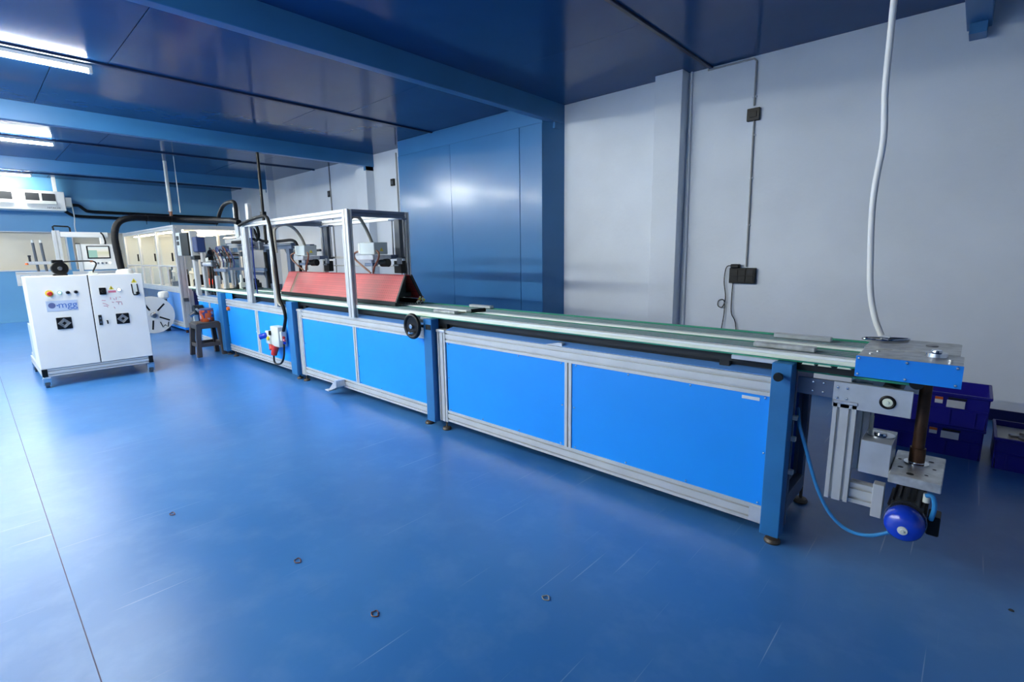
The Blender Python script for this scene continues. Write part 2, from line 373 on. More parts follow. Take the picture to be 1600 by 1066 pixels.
# blue sheet-clad box on the back wall
nb += 1
cl = struct('trim_%d' % nb, B().prism([(-7.12, 5.05), (-4.10, 5.05), (-4.0, YW), (-7.12, YW)], 'xy', 0, ZC), 'beam')
for x0, x1 in ((-7.12, -5.835), (-5.83, -4.475), (-4.47, -4.10)):
    part('cladding_sheet', B().box(x0, x1, 5.038, 5.05, .02, 2.93, .003, rot=Matrix.Rotation(R(random.uniform(-.25, .25)), 3, 'Z')), 'clad', cl)
part('cladding_sheet', B().box(-7.12, -4.10, 5.044, 5.05, 2.935, ZC - .01), 'clad', cl)

# =================================================================== CEILING LAMPS
def led(x, y0, label, group='ceiling tube lamps', along='y', z=ZC - .018):
    x1, y1 = (x, y0 + 1.22) if along == 'y' else (x + 1.22, y0)
    t = thing('tube_lamp', label, 'lamp', ((x + x1) / 2, (y0 + y1) / 2, z), group)
    dx, dy = (.03, 0) if along == 'y' else (0, .03)
    ux, uy = (0, 1) if along == 'y' else (1, 0)
    part('housing', B().box(x - dx, x1 + dx, y0 - dy, y1 + dy, z - .032, z, .004), 'white', t)
    part('diffuser', B().cyl((x + ux * .03, y0 + uy * .03, z - .042), (x + ux * 1.19, y0 + uy * 1.19, z - .042), .024, seg=14), 'tubegl', t)
    for e in (0, 1.19):
        ex, ey = x + ux * e, y0 + uy * e
        part('end_cap', B().box(ex - dx * .93, ex + ux * .03 + dx * .93, ey - dy * .93, ey + uy * .03 + dy * .93, z - .07, z - .025, .003), 'white', t)
led(-6.34, -.14, 'lit white tube lamp on the blue ceiling, nearest and largest at upper left')
led(-10.66, -.0, 'lit white tube lamp in the middle ceiling bay at far left')
led(-14.84, .03, 'lit white tube lamp above the air conditioner, farthest on the ceiling')
for x, y in ((-10.66, -1.6), (-10.66, -3.2), (-12.6, -1.6), (-14.3, -1.6)):  # unseen lamps added to brighten the far end of the room
    led(x, y, 'added unseen fill tube lamp in the far bays beyond the left edge of the picture', 'added far fill lamps outside the picture')
for x, y in ((-8.1, -1.1), (-6.8, -1.1), (-5.5, -1.1), (-3.75, -1.1), (-8.1, -2.9), (-6.8, -2.9), (-5.5, -2.9), (-3.75, -2.9)):  # unseen lamps added to lift the back wall and conveyor panels
    led(x, y, 'added unseen fill tube lamp on the ceiling behind the photographer, outside the picture', 'added fill lamps behind the camera', 'x', ZC)

# =================================================================== CONVEYOR MODULES
YF = 2.386; YB = 2.95
def foot(x, y, par):
    f = part('levelling_foot', B().cyl((x, y, .018), (x, y, .085), .008, seg=10).lathe([(0, 0), (.034, 0), (.036, .008), (.03, .02), (.012, .024), (0, .024)], (x, y, 0), 'z', 16), 'foot', par)
SCREW = [None]
def screw(x, z, par, y=None):
    y = YF + .004 if y is None else y
    if SCREW[0] is None:
        SCREW[0] = part('screw', B().lathe([(.0065, .004), (.0065, 0), (.004, -.004), (0, -.005)], (x, y, z), 'y', 8), 'chrome', par, origin=(x, y, z))
        return
    inst(SCREW[0], (x, y, z), par)
def module(label, x0, x1, bays, upright=None, post=None, panel_m='panel', y=YF, feet=(), open_end=False):
    t = thing('conveyor_module', label, 'conveyor', ((x0 + x1) / 2, (y + YB) / 2, 0), 'conveyor frame modules')
    part('top_rail', B().prof('x', x0, x1, y, y + .045, .703, .793, 1, 2), 'alu', t)
    part('ledge', B().prism([(y + .012, .794), (y + .085, .794), (y + .085, .812), (y + .012, .797)], 'yz', x0, x1), 'ledge', t, 'pale blue sheet ledge')
    part('bottom_rail', B().prof('x', x0, x1, y, y + .045, .08, .168, 1, 2), 'alu', t)
    part('rear_rail', B().prof('x', x0, x1, YB - .045, YB, .703, .793, 1, 2), 'alu', t)
    part('rear_rail', B().prof('x', x0, x1, YB - .045, YB, .08, .168, 1, 2), 'alu', t)
    part('rear_panel', B().box(x0, x1, YB - .02, YB - .016, .168, .703), 'panel', t)
    for xa in (x0 + .05, x1 - .05):
        for zz in (.10, .72): part('cross_member', B().box(xa - .0225, xa + .0225, y + .046, YB - .046, zz, zz + .055, .002), 'alu', t)
        part('rear_upright', B().prof('z', .168, .703, xa - .0225, xa + .0225, YB - .045, YB), 'alu', t)
    part('floor_tray', B().box(x0 + .01, x1 - .01, y + .05, YB - .05, .165, .170), 'dark', t)
    prev = None
    for a, b_ in bays:
        p = part('side_panel', B().box(a, b_, y + .006, y + .012, .165, .706, .001), panel_m, t)
        n = 3 if b_ - a > .8 else 2
        for i in range(n + 1):
            xs = a + .03 + (b_ - a - .06) * i / n
            screw(xs, .692, p, y + .005); screw(xs, .18, p, y + .005)
        screw(a + .02, .43, p, y + .005); screw(b_ - .02, .43, p, y + .005)
        if prev is not None:
            part('mullion', B().prof('z', .168, .703, prev, a, y, y + .045), 'alu', t)
        prev = b_
    if upright:
        part('upright', B().prof('z', .072, .775, upright[0], upright[1], y - .004, y + .041, 2, 1), 'alu', t)
        part('end_cap', B().box(upright[0] - .004, upright[1] + .004, y - .012, y + .05, .775, .797, .005, 2), 'alup', t)
    if post:
        q = part('post', B().box(post[0], post[1], y - .045, y + .03, .058, .872, .003), 'post', t)
    for fx in feet: foot(fx, y + .02, t); foot(fx, YB - .03, t)
    return t
m1 = module('nearest grey framed conveyor module with two large bright blue panels and paper strip', -2.89, -.612, [(-2.885, -1.772), (-1.722, -.612)], (-2.98, -2.89), (-.612, -.531), feet=(-2.93, -.57))
m2 = module('middle grey framed conveyor module under the red tent with two bright blue panels', -5.27, -3.095, [(-5.268, -4.226), (-4.172, -3.095)], (-5.365, -5.27), (-3.092, -2.995), feet=(-5.32, -3.15))
m3 = module('conveyor module with blue panels carrying the white socket box', -7.56, -5.535, [(-7.55, -6.56), (-6.47, -5.535)], None, (-5.532, -5.395), feet=(-7.45, -5.48))
m4 = module('farthest short conveyor module with small blue panels behind the stool', -8.80, -7.74, [(-8.79, -8.30), (-8.25, -7.74)], None, (-7.735, -7.60), feet=(-8.75, -7.68))
# things fixed to the modules
part('paper_strip', B().box(-.743, -.665, YF + .003, YF + .005, .674, .689), 'paper', m1, 'white paper strip')
kb = part('clamp_knob', B().cyl((-.572, YF - .045, .82), (-.572, YF - .075, .82), .007).lathe([(0, 0), (.018, 0), (.02, .012), (.016, .026), (0, .028)], (-.572, YF - .1, .82), 'y', 16), 'black', m1, 'black clamp knob')
part('end_upright', B().prof('z', .075, .85, -.600, -.535, YF + .032, YF + .09, 1, 1), 'bgrey', m1)
part('end_upright', B().prof('z', .075, .79, -.612, -.567, YB - .06, YB - .0, 1, 1), 'bgrey', m1)
for zz in (.09, .71): part('end_beam', B().box(-.60, -.56, YF + .09, YB - .06, zz, zz + .08, .002), 'bgrey', m1)
for zz in (.60, .50, .34): part('cable_clip', B().box(-.535, -.515, YF + .045, YF + .065, zz, zz + .022, .002), 'offw', m1)
part('corner_joint', B().box(-.675, -.614, YF - .006, YF, .088, .16, .001), 'alup', m1)
part('rail_stop', B().prism([(-1.93, .795), (-1.80, .795), (-1.80, .815), (-1.83, .815)], 'xz', YF + .01, YF + .04), 'alup', m1)
hw = part('handwheel', B().ring((-3.175, 2.30, .81), (0, 1, 0), .086, .016, 40, 12), 'black', m2, 'black handwheel')
part('spoke_disc', B().lathe([(0, .01), (.03, .006), (.074, .004), (.078, .012), (.03, .018), (0, .02)], (-3.175, 2.292, .81), 'y', 32), 'black', hw)
part('hub', B().lathe([(0, -.006), (.018, -.004), (.02, .0), (.02, .06), (0, .06)], (-3.175, 2.285, .81), 'y', 20), 'chrome', hw)
part('crank_handle', B().cyl((-3.135, 2.29, .77), (-3.135, 2.235, .77), .011, .009, 12), 'chrome', hw)
part('spindle', B().cyl((-3.15, 2.35, .81), (-3.05, 2.36, .81), .012).box(-3.06, -3.0, 2.335, 2.36, .79, .83, .003), 'dark', hw)
part('chute_bracket', B().prism([(-4.60, .05), (-4.47, .162), (-4.44, .162), (-4.44, .10), (-4.56, .05)], 'xz', 2.29, 2.384).box(-4.62, -4.55, 2.26, 2.36, .045, .056, .002), 'alup', m2, 'grey bent chute bracket')
part('pilot_lamp', B().lathe([(0, -.03), (.026, -.024), (.03, 0), (.03, .02), (0, .02)], (-7.47, 2.385, .665), 'y', 14), 'orange', m3)
mt = part('drive_motor', B().cyl((-8.60, 2.26, .58), (-8.60, 2.38, .58), .075, seg=18).box(-8.70, -8.52, 2.29, 2.35, .52, .62, .006), 'dark', m4, 'dark gear motor')
part('shaft_coupling', B().cyl((-8.60, 2.20, .50), (-8.60, 2.27, .54), .03).cyl((-8.52, 2.28, .60), (-8.40, 2.28, .57), .018), 'steel', mt)
part('gear_cover', B().box(-8.70, -8.66, 2.27, 2.33, .40, .52, .004), 'offw', mt)

# =================================================================== BELT DECK
bt = thing('conveyor_belt', 'long green and white stripe conveyor deck running the length of the machine', 'conveyor belt', (-4.6, 2.67, .80))
ZB = .909; xa, xb = -9.2, -.315
part('bed', B().box(xa, xb, 2.43, 2.92, .835, .882), 'dark', bt)
part('under_rail', B().box(xa, -.62, 2.47, 2.53, .80, .836).box(xa, -.62, 2.81, 2.87, .80, .836), 'dark', bt)
sf = part('support_foot', B().box(-2.98, -2.93, 2.44, 2.9, .793, .836, .003), 'dark', bt)
for xs in (-.85, -5.3, -7.4): inst(sf, (xs, 2.67, .8145), bt)
part('side_rail', B().box(xa, xb, YF, 2.428, .884, .9, .002), 'cream', bt, 'cream side rail')
part('side_rail', B().box(xa, xb, 2.918, 2.95, .882, .9, .002), 'cream', bt)
part('lower_lip', B().box(xa, xb, YF + .01, 2.43, .876, .884), 'green', bt)
def strip(nm, y0, y1, m, z1=ZB): return part(nm, B().box(xa, xb, y0, y1, .88, z1, .0015), m, bt)
part('guide_rail', B().box(xa, xb, YF - .001, 2.426, .9, ZB + .004, .002), 'mint', bt, 'white guide rail')
strip('belt_strip', 2.429, 2.658, 'green', .904)
for y in (2.472, 2.510, 2.548, 2.586): strip('chain_strip', y, y + .012, 'slat', .9065)
part('guide_rail', B().box(xa, xb, 2.660, 2.702, .88, ZB + .004, .002), 'mint', bt)
strip('belt_strip', 2.704, 2.948, 'green', .904)
for y in (2.760, 2.798, 2.836, 2.874): strip('chain_strip', y, y + .012, 'slat', .9065)
part('edge_strip', B().box(xa, xb, 2.93, 2.95, .9, ZB), 'green', bt)
part('return_belt', B().box(-.62, -.10, 2.46, 2.9, .822, .83), 'green', bt)
for xs in (-.49, -.43, -.36): part('slat_link', B().prism([(xs - .02, .868), (xs + .03, .868), (xs + .022, .880), (xs - .015, .880)], 'xz', 2.40, 2.92), 'cream', bt)
for xs, ln in ((-.80, .2), (-3.18, .12)): part('joint_plate', B().box(xs, xs + ln, YF - .004, YF + .02, .856, .876, .002), 'alup', bt)

def bar(x0, y0, label, m='slat'):
    one('guide_bar', B().box(x0, x0 + .255, y0, y0 + .045, ZB, ZB + .022, .003), m, label, 'metal bar', 'loose flat bars on the belt')
bar(-.735, 2.474, 'grey flat bar lying on the near half of the belt beside the end cover', 'aluw')
bar(-.735, 2.80, 'light metal bar lying on the rear half of the belt before the end cover', 'alup')
bar(-3.17, 2.895, 'short light bar on the rear edge of the belt behind the black pen-like piece', 'alup')
bar(-3.12, 2.466, 'grey flat bar on the belt right behind the handwheel', 'aluw')
pn = thing('pen_clip', 'small black and white pen-like piece lying on the belt', 'tool', (-2.78, 2.64, ZB))
part('barrel', B().cyl((-2.80, 2.57, ZB + .019), (-2.775, 2.70, ZB + .019), .015, seg=12), 'black', pn)
part('tip', B().cyl((-2.80, 2.57, ZB + .019), (-2.807, 2.53, ZB + .019), .014, .006, seg=12), 'offw', pn)
one('wire_tie', B().tube([(-2.86, 2.50, ZB + .01), (-2.84, 2.55, ZB + .01), (-2.81, 2.6, ZB + .009)], .006, 6), 'beigeh', 'short beige offcut beside the black piece on the belt', 'offcut')

# =================================================================== DRIVE END
de = thing('drive_end', 'aluminium drive end with bright blue cover box and milled side plate', 'conveyor drive', (-.16, 2.6, .2))
cv = part('front_cover', B().prism([(-.308, .862), (.008, .862), (.008, .944), (-.308, .944)], 'xz', 2.325, 2.332), 'lblue', de, 'bright blue cover plate')
for x, z in ((-.298, .935), (-.150, .935), (-.008, .935), (-.298, .872), (-.150, .872), (-.008, .872)): screw(x, z, cv, 2.324)
part('top_plate', B().box(-.308, .006, 2.332, 2.535, .925, .944, .002), 'aluw', de)
part('cover_end', B().prism([(2.332, .862), (2.52, .862), (2.535, .925), (2.332, .925)], 'yz', -.006, .006), 'post', de)
part('rear_plate', B().prism([(-.314, 2.556), (-.012, 2.556), (-.006, 2.575), (-.006, 2.84), (-.02, 2.86), (-.314, 2.86)], 'xy', .922, .944), 'aluw', de)
part('rear_cover', B().box(-.29, -.014, 2.575, 2.84, .868, .922, .002), 'post', de)
part('bearing_flange', B().lathe([(0, .024), (.016, .024), (.018, .016), (.034, .014), (.036, 0), (0, 0)], (-.075, 2.49, .944), 'z', 24), 'chrome', de)
part('bearing_insert', B().lathe([(0, .004), (.02, .004), (.022, 0), (0, 0)], (-.10, 2.735, .944), 'z', 20), 'steel', de)
for x, y in ((-.27, 2.40), (-.255, 2.47), (-.03, 2.37), (-.03, 2.42)): part('cap_screw', B().lathe([(0, .004), (.007, .004), (.007, 0)], (x, y, .944), 'z', 8), 'chrome', de)
sp = part('side_plate', B().box(-.388, -.124, 2.42, 2.44, .699, .808, .001), 'alup', de, 'milled aluminium side plate')
for x, z in ((-.372, .785), (-.338, .785), (-.372, .74), (-.338, .74)): screw(x, z, sp, 2.419)
part('bearing', B().ring((-.201, 2.419, .751), (0, 1, 0), .022, .006, 28, 8), 'black', sp)
part('bearing_core', B().lathe([(0, -.004), (.006, -.004), (.007, 0), (.018, .001), (.018, .01), (0, .01)], (-.201, 2.415, .751), 'y', 20), 'cream', sp)
jp = part('joint_plate', B().box(-.53, -.392, 2.455, 2.467, .725, .80, .001), 'bgrey', de)
for x, z in ((-.47, .785), (-.43, .785), (-.47, .745), (-.43, .745)): screw(x, z, jp, 2.454)
part('rear_side_plate', B().box(-.388, -.124, 2.86, 2.88, .699, .808, .001), 'alup', de)
part('roller', B().cyl((-.20, 2.445, .78), (-.20, 2.858, .78), .034, seg=20), 'dark', de)
part('roller', B().cyl((-.12, 2.44, .838), (-.12, 2.86, .838), .024, seg=20), 'dark', de)
part('leg', B().prof('z', .287, .722, -.384, -.300, 2.42, 2.465, 2, 1), 'alu', de)
part('leg', B().prof('z', .287, .722, -.384, -.300, 2.84, 2.885, 2, 1), 'alu', de)
part('leg_cap', B().box(-.388, -.296, 2.415, 2.47, .715, .73, .003), 'alup', de)
part('cross_beam', B().prof('x', -.298, -.216, 2.44, 2.485, .285, .375, 1, 2), 'alu', de)
part('bracket_leg', B().box(-.216, -.178, 2.42, 2.465, .256, .40, .002), 'alu', de)
part('gearbox', B().box(-.273, -.170, 2.42, 2.62, .438, .578, .002), 'alup', de, 'shiny aluminium gearbox block')
part('gearbox_boss', B().lathe([(0, .012), (.022, .012), (.025, .004), (.05, .004), (.05, 0), (0, 0)], (-.22, 2.53, .578), 'z', 24), 'chrome', de)
part('sensor_pin', B().cyl((-.262, 2.59, .578), (-.262, 2.59, .64), .008).cyl((-.262, 2.59, .62), (-.262, 2.59, .66), .006), 'offw', de)
part('mount_plate', B().box(-.168, -.005, 2.38, 2.70, .437, .476, .003), 'aluw', de, 'oil-stained aluminium mounting plate')
sh = part('drive_shaft', B().cyl((-.095, 2.565, .476), (-.095, 2.565, .87), .021, seg=20), 'rust', de, 'rusty vertical drive shaft')
part('coupling', B().cyl((-.095, 2.565, .485), (-.095, 2.565, .545), .027, seg=20), 'rust', sh)
part('shaft_collar', B().lathe([(0, .022), (.026, .022), (.027, .006), (.042, .005), (.042, 0), (0, 0)], (-.095, 2.565, .476), 'z', 24), 'chrome', sh)
for k in range(7):
    a = k * .9; part('oil_stain', B().lathe([(0, .0006), (.006 + .003 * (k % 3), .0006), (.007 + .003 * (k % 3), 0)], (-.09 + .055 * cos(a) * (1 + .2 * (k % 2)), 2.53 + .11 * sin(a), .476), 'z', 9), 'dark', de)
part('motor_body', B().cyl((-.10, 2.40, .315), (-.10, 2.62, .315), .055, seg=24), 'dark', de)
for k in range(14):
    a = 2 * pi * k / 14; f = part('cooling_fin', B().box(-.002, .002, -.09, .10, .05, .064, rot=Matrix.Rotation(a, 3, 'Y'), piv=(0, 0, 0)), 'dark', de)
    f.location = Vector(f.location) + Vector((-.10, 2.51, .315))
fc = part('fan_cover', B().lathe([(0, -.052), (.03, -.05), (.05, -.042), (.062, -.026), (.066, 0), (.066, .035), (.063, .04), (0, .04)], (-.10, 2.375, .285), 'y', 36), 'mblue', de, 'glossy blue fan cover')
part('cover_band', B().lathe([(.067, .0), (.069, .0), (.069, .012), (.067, .012)], (-.10, 2.40, .288), 'y', 36), 'steel', fc)
part('centre_cap', B().lathe([(0, -.006), (.006, -.006), (.007, -.002), (.016, -.002), (.017, .002)], (-.10, 2.322, .277), 'y', 20), 'offw', fc)
part('terminal_box', B().box(-.035, .005, 2.44, 2.52, .235, .315, .004), 'black', de)
part('cable_gland', B().cyl((-.045, 2.45, .40), (-.045, 2.45, .365), .012, seg=12), 'offw', de)
part('cable_loop', B().tube([(-.046, 2.43, .40), (-.030, 2.42, .408), (-.020, 2.42, .385), (-.018, 2.42, .35), (-.024, 2.43, .306)], .0085, 10), 'cable', de)
one('motor_cable', B().tube([(-.53, 2.5, .64), (-.505, 2.43, .59), (-.492, 2.42, .555), (-.466, 2.42, .478), (-.427, 2.42, .357), (-.385, 2.42, .262), (-.335, 2.42, .195), (-.276, 2.42, .163), (-.205, 2.42, .171), (-.13, 2.43, .215)], .0075, 10), 'cable', 'light blue cable drooping from the conveyor frame to the blue motor', 'cable')
hc = thing('metal_clip', 'bright bent wire clip lying on the rear cover plate', 'clip', (-.27, 2.78, .944))
part('clip_loop', B().tube([(-.335, 2.74, .951), (-.26, 2.73, .951), (-.20, 2.80, .951), (-.19, 2.84, .951), (-.26, 2.82, .951), (-.34, 2.77, .951)], .0055, 8, closed=True), 'chrome', hc)
part('clip_bar', B().box(-.275, -.250, 2.73, 2.82, .945, .965, .003), 'chrome', hc)
one('hanging_cable', B().tube([(-.345, 2.75, ZC), (-.362, 2.75, 2.8), (-.366, 2.75, 2.365), (-.365, 2.75, 2.219), (-.363, 2.75, 2.017), (-.350, 2.75, 1.82), (-.361, 2.75, 1.652), (-.363, 2.75, 1.519), (-.352, 2.75, 1.329), (-.337, 2.75, 1.165), (-.310, 2.75, 1.048), (-.281, 2.76, .970)], .0125, 12), 'wcable', 'thick white cable hanging from the ceiling onto the end of the belt', 'cable')

# =================================================================== WALL FITTINGS
def conduit(name, pts, label, r=.009, m='greyt', clips=()):
    t = thing(name, label, 'conduit', pts[-1])
    part('pipe', B().tube(pts, r, 8, sub=1), m, t)
    for (x, y, z) in clips: part('saddle_clip', B().box(x - .02, x + .02, y - .006, YW, z - .008, z + .008, .002), 'wall', t)
    return t
yc = YW - .012
conduit('wall_conduit', [(-2.2, yc, 3.145), (-1.76, yc, 3.145), (-1.735, yc, 3.12), (-1.732, yc, 2.72)], 'short grey conduit from the ceiling corner down to the upper switch box', .009, clips=((-1.732, yc, 2.8), (-2.0, yc, 3.145), (-1.85, yc, 3.145)))
conduit('wall_conduit', [(-1.725, yc, 2.58), (-1.708, yc, 1.19)], 'grey conduit on the wall between the two black switch boxes', .009, clips=((-1.722, yc, 2.45), (-1.717, yc, 2.05), (-1.712, yc, 1.6)))
conduit('wall_conduit', [(-2.365, yc, ZC), (-2.335, yc, .1)], 'pale conduit running down beside the white wall column', .013, 'wall', clips=((-2.35, yc, 1.4),))
conduit('wall_conduit', [(-7.62, yc, 3.1), (-7.62, yc, .6)], 'dark conduit on the wall at the left edge of the blue cladding', .013)
conduit('wall_conduit', [(-9.98, yc, ZC), (-9.98, yc, .6)], 'dark conduit on the far wall between the two far columns', .013)
s1 = thing('switch_box', 'small square black switch box high on the white wall', 'switch', (-1.73, YW, 2.58))
part('case', B().box(-1.788, -1.672, YW - .035, YW, 2.58, 2.695, .004), 'black', s1)
part('rocker', B().box(-1.765, -1.695, YW - .042, YW - .034, 2.61, 2.667, .003), 'black', s1)
s2 = thing('switch_box', 'wide black socket board on the white wall with two cables', 'switch', (-1.735, YW, 1.02))
part('case', B().box(-1.86, -1.61, YW - .045, YW, 1.022, 1.178, .004), 'black', s2)
for i in range(3):
    for j in range(2): part('socket', B().box(-1.842 + i * .075, -1.775 + i * .075, YW - .052, YW - .044, 1.038 + j * .066, 1.096 + j * .066, .002), 'black', s2)
part('plug_adapter', B().box(-1.845, -1.765, YW - .07, YW, 1.178, 1.215, .006), 'black', s2)
one('wall_cable', B().tube([(-1.832, 5.33, 1.201), (-1.894, 5.33, 1.181), (-1.912, 5.34, 1.036), (-1.889, 5.34, .871), (-1.916, 5.34, .769), (-1.963, 5.345, .779), (-1.96, 5.35, .834), (-1.907, 5.35, .836), (-1.895, 5.34, .7), (-1.925, 5.34, .4), (-1.93, 5.345, .02)], .005, 6), 'black', 'thin black cable with a small loop hanging left of the socket board', 'cable')
one('wall_cable', B().tube([(-1.826, 5.345, 1.022), (-1.829, 5.345, .841), (-1.821, 5.345, .708), (-1.767, 5.345, .558), (-1.75, 5.345, .02)], .005, 6), 'black', 'thin black cable hanging straight below the socket board', 'cable')
for x, lb in ((-7.75, 'tiny black switch on the wall just left of the blue cladding'), (-10.03, 'tiny black switch on the wall conduit between far columns'), (-13.42, 'tiny black switch on the yellowish far end of the wall')):
    t = thing('wall_switch', lb, 'switch', (x, YW, 2.55)); part('plate', B().box(x - .05, x + .05, YW - .035, YW, 2.56, 2.68, .004), 'black', t); part('rocker', B().box(x - .025, x + .025, YW - .042, YW - .034, 2.59, 2.65, .003), 'dgrey', t)

# =================================================================== CRATES
def crate(x0, x1, y0, y1, z0, h, label, papers=True, n=0):
    t = thing('plastic_crate', label, 'crate', ((x0 + x1) / 2, (y0 + y1) / 2, z0), 'blue plastic crates by the wall')
    tp = .012; th = .006
    b = B().box(x0 + tp, x1 - tp, y0 + tp, y1 - tp, z0, z0 + th)
    b.prism([(x0 + tp, z0), (x1 - tp, z0), (x1, z0 + h), (x0, z0 + h)], 'xz', y0, y0 + th)
    b.prism([(x0 + tp, z0), (x1 - tp, z0), (x1, z0 + h), (x0, z0 + h)], 'xz', y1 - th, y1)
    b.box(x0, x0 + th, y0, y1, z0, z0 + h).box(x1 - th, x1, y0, y1, z0, z0 + h)
    body = part('body', b, 'crate', t)
    part('rim', B().box(x0 - .008, x1 + .008, y0 - .01, y0 + .002, z0 + h - .018, z0 + h, .003).box(x0 - .008, x1 + .008, y1 - .002, y1 + .01, z0 + h - .018, z0 + h, .003).box(x0 - .01, x0 + .002, y0, y1, z0 + h - .018, z0 + h, .003).box(x1 - .002, x1 + .01, y0, y1, z0 + h - .018, z0 + h, .003), 'crate', t)
    part('rib', B().box(x0 + .004, x1 - .004, y0 - .007, y0 + .002, z0 + h * .5, z0 + h * .5 + .012, .002), 'crate', t)
    for k in range(5):
        xx = x0 + .06 + (x1 - x0 - .12) * k / 4; part('rib', B().box(xx - .004, xx + .004, y0 - .006, y0 + .002, z0 + .01, z0 + h * .5, .001), 'crate', t)
    if papers:
        part('card_slot', B().box(x1 - .20, x1 - .11, y0 - .009, y0 - .004, z0 + h * .82, z0 + h * .88, .001), 'dark', t)
        part('label_card', B().box(x1 - .205, x1 - .115, y0 - .0095, y0 - .006, z0 + h * .57, z0 + h * .80, .001), 'paper', t, 'white paper card')
        part('sticker', B().box(x1 - .265, x1 - .225, y0 - .0095, y0 - .006, z0 + h * .66, z0 + h * .86, .001), 'paper', t)
        part('sticker_band', B().box(x1 - .265, x1 - .225, y0 - .0105, y0 - .009, z0 + h * .78, z0 + h * .86), 'orange', t)
    return t
crate(-.44, .152, 4.235, 4.64, 0, .205, 'blue plastic crate with white card, lower one of the stack by the wall')
crate(-.45, .160, 4.230, 4.645, .206, .215, 'blue plastic crate with white card and orange sticker, top of the stack')
crate(.205, .80, 4.16, 4.60, 0, .20, 'open blue crate of metal parts at the right edge of the photo', False)
one('cardboard_liner', B().box(.215, .79, 4.17, 4.59, .008, .165, .004), 'tan', 'tan cardboard filling the open blue crate', 'cardboard')
for k, (x, y, a) in enumerate(((.33, 4.36, .3), (.40, 4.33, 1.2), (.36, 4.28, 2.2), (.50, 4.40, .8))):
    one('metal_part', B().box(x - .06, x + .06, y - .02, y + .02, .166, .182, .003, rot=Matrix.Rotation(a, 3, 'Z')).cyl((x, y, .182), (x, y, .2), .015, seg=10), 'steel' if k != 1 else 'dark',
        ['bright metal part on the cardboard in the open crate', 'dark metal part among bright ones in the open crate', 'metal part nearest the front rim of the open crate', 'metal part deepest in the open crate at the photo edge'][k], 'metal part', 'metal parts in the open crate')

# rubber bands on the floor
for k, (x, y, s, lb) in enumerate(((-3.045, .58, 1.0, 'leftmost small rubber band on the blue floor below the white cabinet'), (-2.118, .842, 1.1, 'small rubber band on the floor, second from the left'), (-1.557, .888, 1.0, 'small rubber band lowest in the picture on the floor'), (-1.122, 1.393, .9, 'small rubber band on the floor nearest the big blue panels'))):
    pts = [(x + .017 * s * cos(a) * (1 + .25 * sin(3 * a + k)), y + .013 * s * sin(a) * (1 + .2 * cos(2 * a + k)), .003) for a in [i * pi / 6 for i in range(12)]]
    one('rubber_band', B().tube(pts, .002, 6, 2, closed=True), 'brown' if k != 3 else 'beigeh', lb, 'rubber band', 'rubber bands dropped on the floor')
one('floor_chip', B().lathe([(0, .004), (.007, .003), (.009, 0), (0, 0)], (.238, 2.505, 0), 'z', 8), 'dark', 'small dark chip on the floor at the right edge', 'chip')

# =================================================================== CONTROL CABINET
XC = -7.2
cb = thing('control_cabinet', 'white two-door control cabinet on castors with logo plate and fans', 'cabinet', (-7.4, .91, 0))
part('body', B().box(XC - .42, XC - .022, .412, 1.408, .203, 1.188, .004), 'white', cb)
dl = part('door', B().box(XC - .022, XC, .412, .911, .205, 1.188, .004), 'white', cb, 'left door with logo plate')
dr = part('door', B().box(XC - .022, XC, .921, 1.408, .205, 1.188, .004), 'white', cb, 'right door with breaker handle')
part('door_gap', B().box(XC - .024, XC - .016, .9105, .9215, .205, 1.188), 'black', cb)
part('base_rail', B().prof('y', .46, 1.36, XC - .05, XC - .005, .122, .20, 1, 2), 'alu', cb)
part('base_rail', B().prof('x', XC - 1.3, XC - .06, .415, .46, .122, .20, 1, 2), 'alu', cb)
part('base_rail', B().prof('x', XC - 1.3, XC - .06, 1.36, 1.405, .122, .20, 1, 2), 'alu', cb)
for y0 in (.415, 1.36): part('corner_block', B().box(XC - .05, XC, y0, y0 + .045, .12, .203, .003), 'black', cb)
part('rear_tray', B().box(XC - 1.3, XC - .43, .43, 1.39, .20, .24, .003).box(XC - 1.1, XC - .43, .43, .445, .24, .62, .003), 'pgrey', cb)
for x, y in ((XC - .04, .445), (XC - .04, 1.375), (XC - 1.22, .445), (XC - 1.22, 1.375)):
    c = part('castor', B().cyl((x, y - .016, .04), (x, y + .016, .04), .04, seg=20), 'dgrey', cb)
    part('castor_fork', B().box(x - .03, x + .03, y - .03, y + .03, .092, .122, .003).box(x - .03, x + .034, y - .034, y - .019, .028, .098, .003).box(x - .03, x + .034, y + .019, y + .034, .028, .098, .003).box(x + .03, x + .044, y - .034, y + .034, .060, .112, .004), 'chrome', c)
# front fittings, read from +x
es = part('estop_ring', B().lathe([(0, .0), (.034, 0), (.034, .004), (0, .005)], (XC, .581, 1.008), 'x', 24), 'yellow', dl)
part('estop_button', B().lathe([(.012, 0), (.014, .018), (.024, .02), (.025, .032), (.018, .038), (0, .039)], (XC + .004, .581, 1.006), 'x', 24), 'red', es)
def knob(y, z, m, par, r=.014, d=.018):
    q = part('bezel', B().lathe([(0, 0), (r * 1.35, 0), (r * 1.35, .004), (0, .005)], (XC, y, z), 'x', 18), 'steel', par)
    part('button', B().lathe([(r, 0), (r, d * .8), (r * .7, d), (0, d)], (XC + .004, y, z), 'x', 18), m, q)
knob(.663, 1.011, 'lampg', dl); knob(.730, 1.008, 'black', dl); knob(.797, 1.010, 'black', dl)
lp = part('logo_plate', B().box(XC, XC + .003, .540, .795, .815, .928, .001), 'plate', dl, 'grey-blue logo plate')
part('logo_mark', B().lathe([(0, 0), (.030, 0), (.030, .0012), (0, .0012)], (XC + .003, .585, .878), 'x', 24), 'inkd', lp)
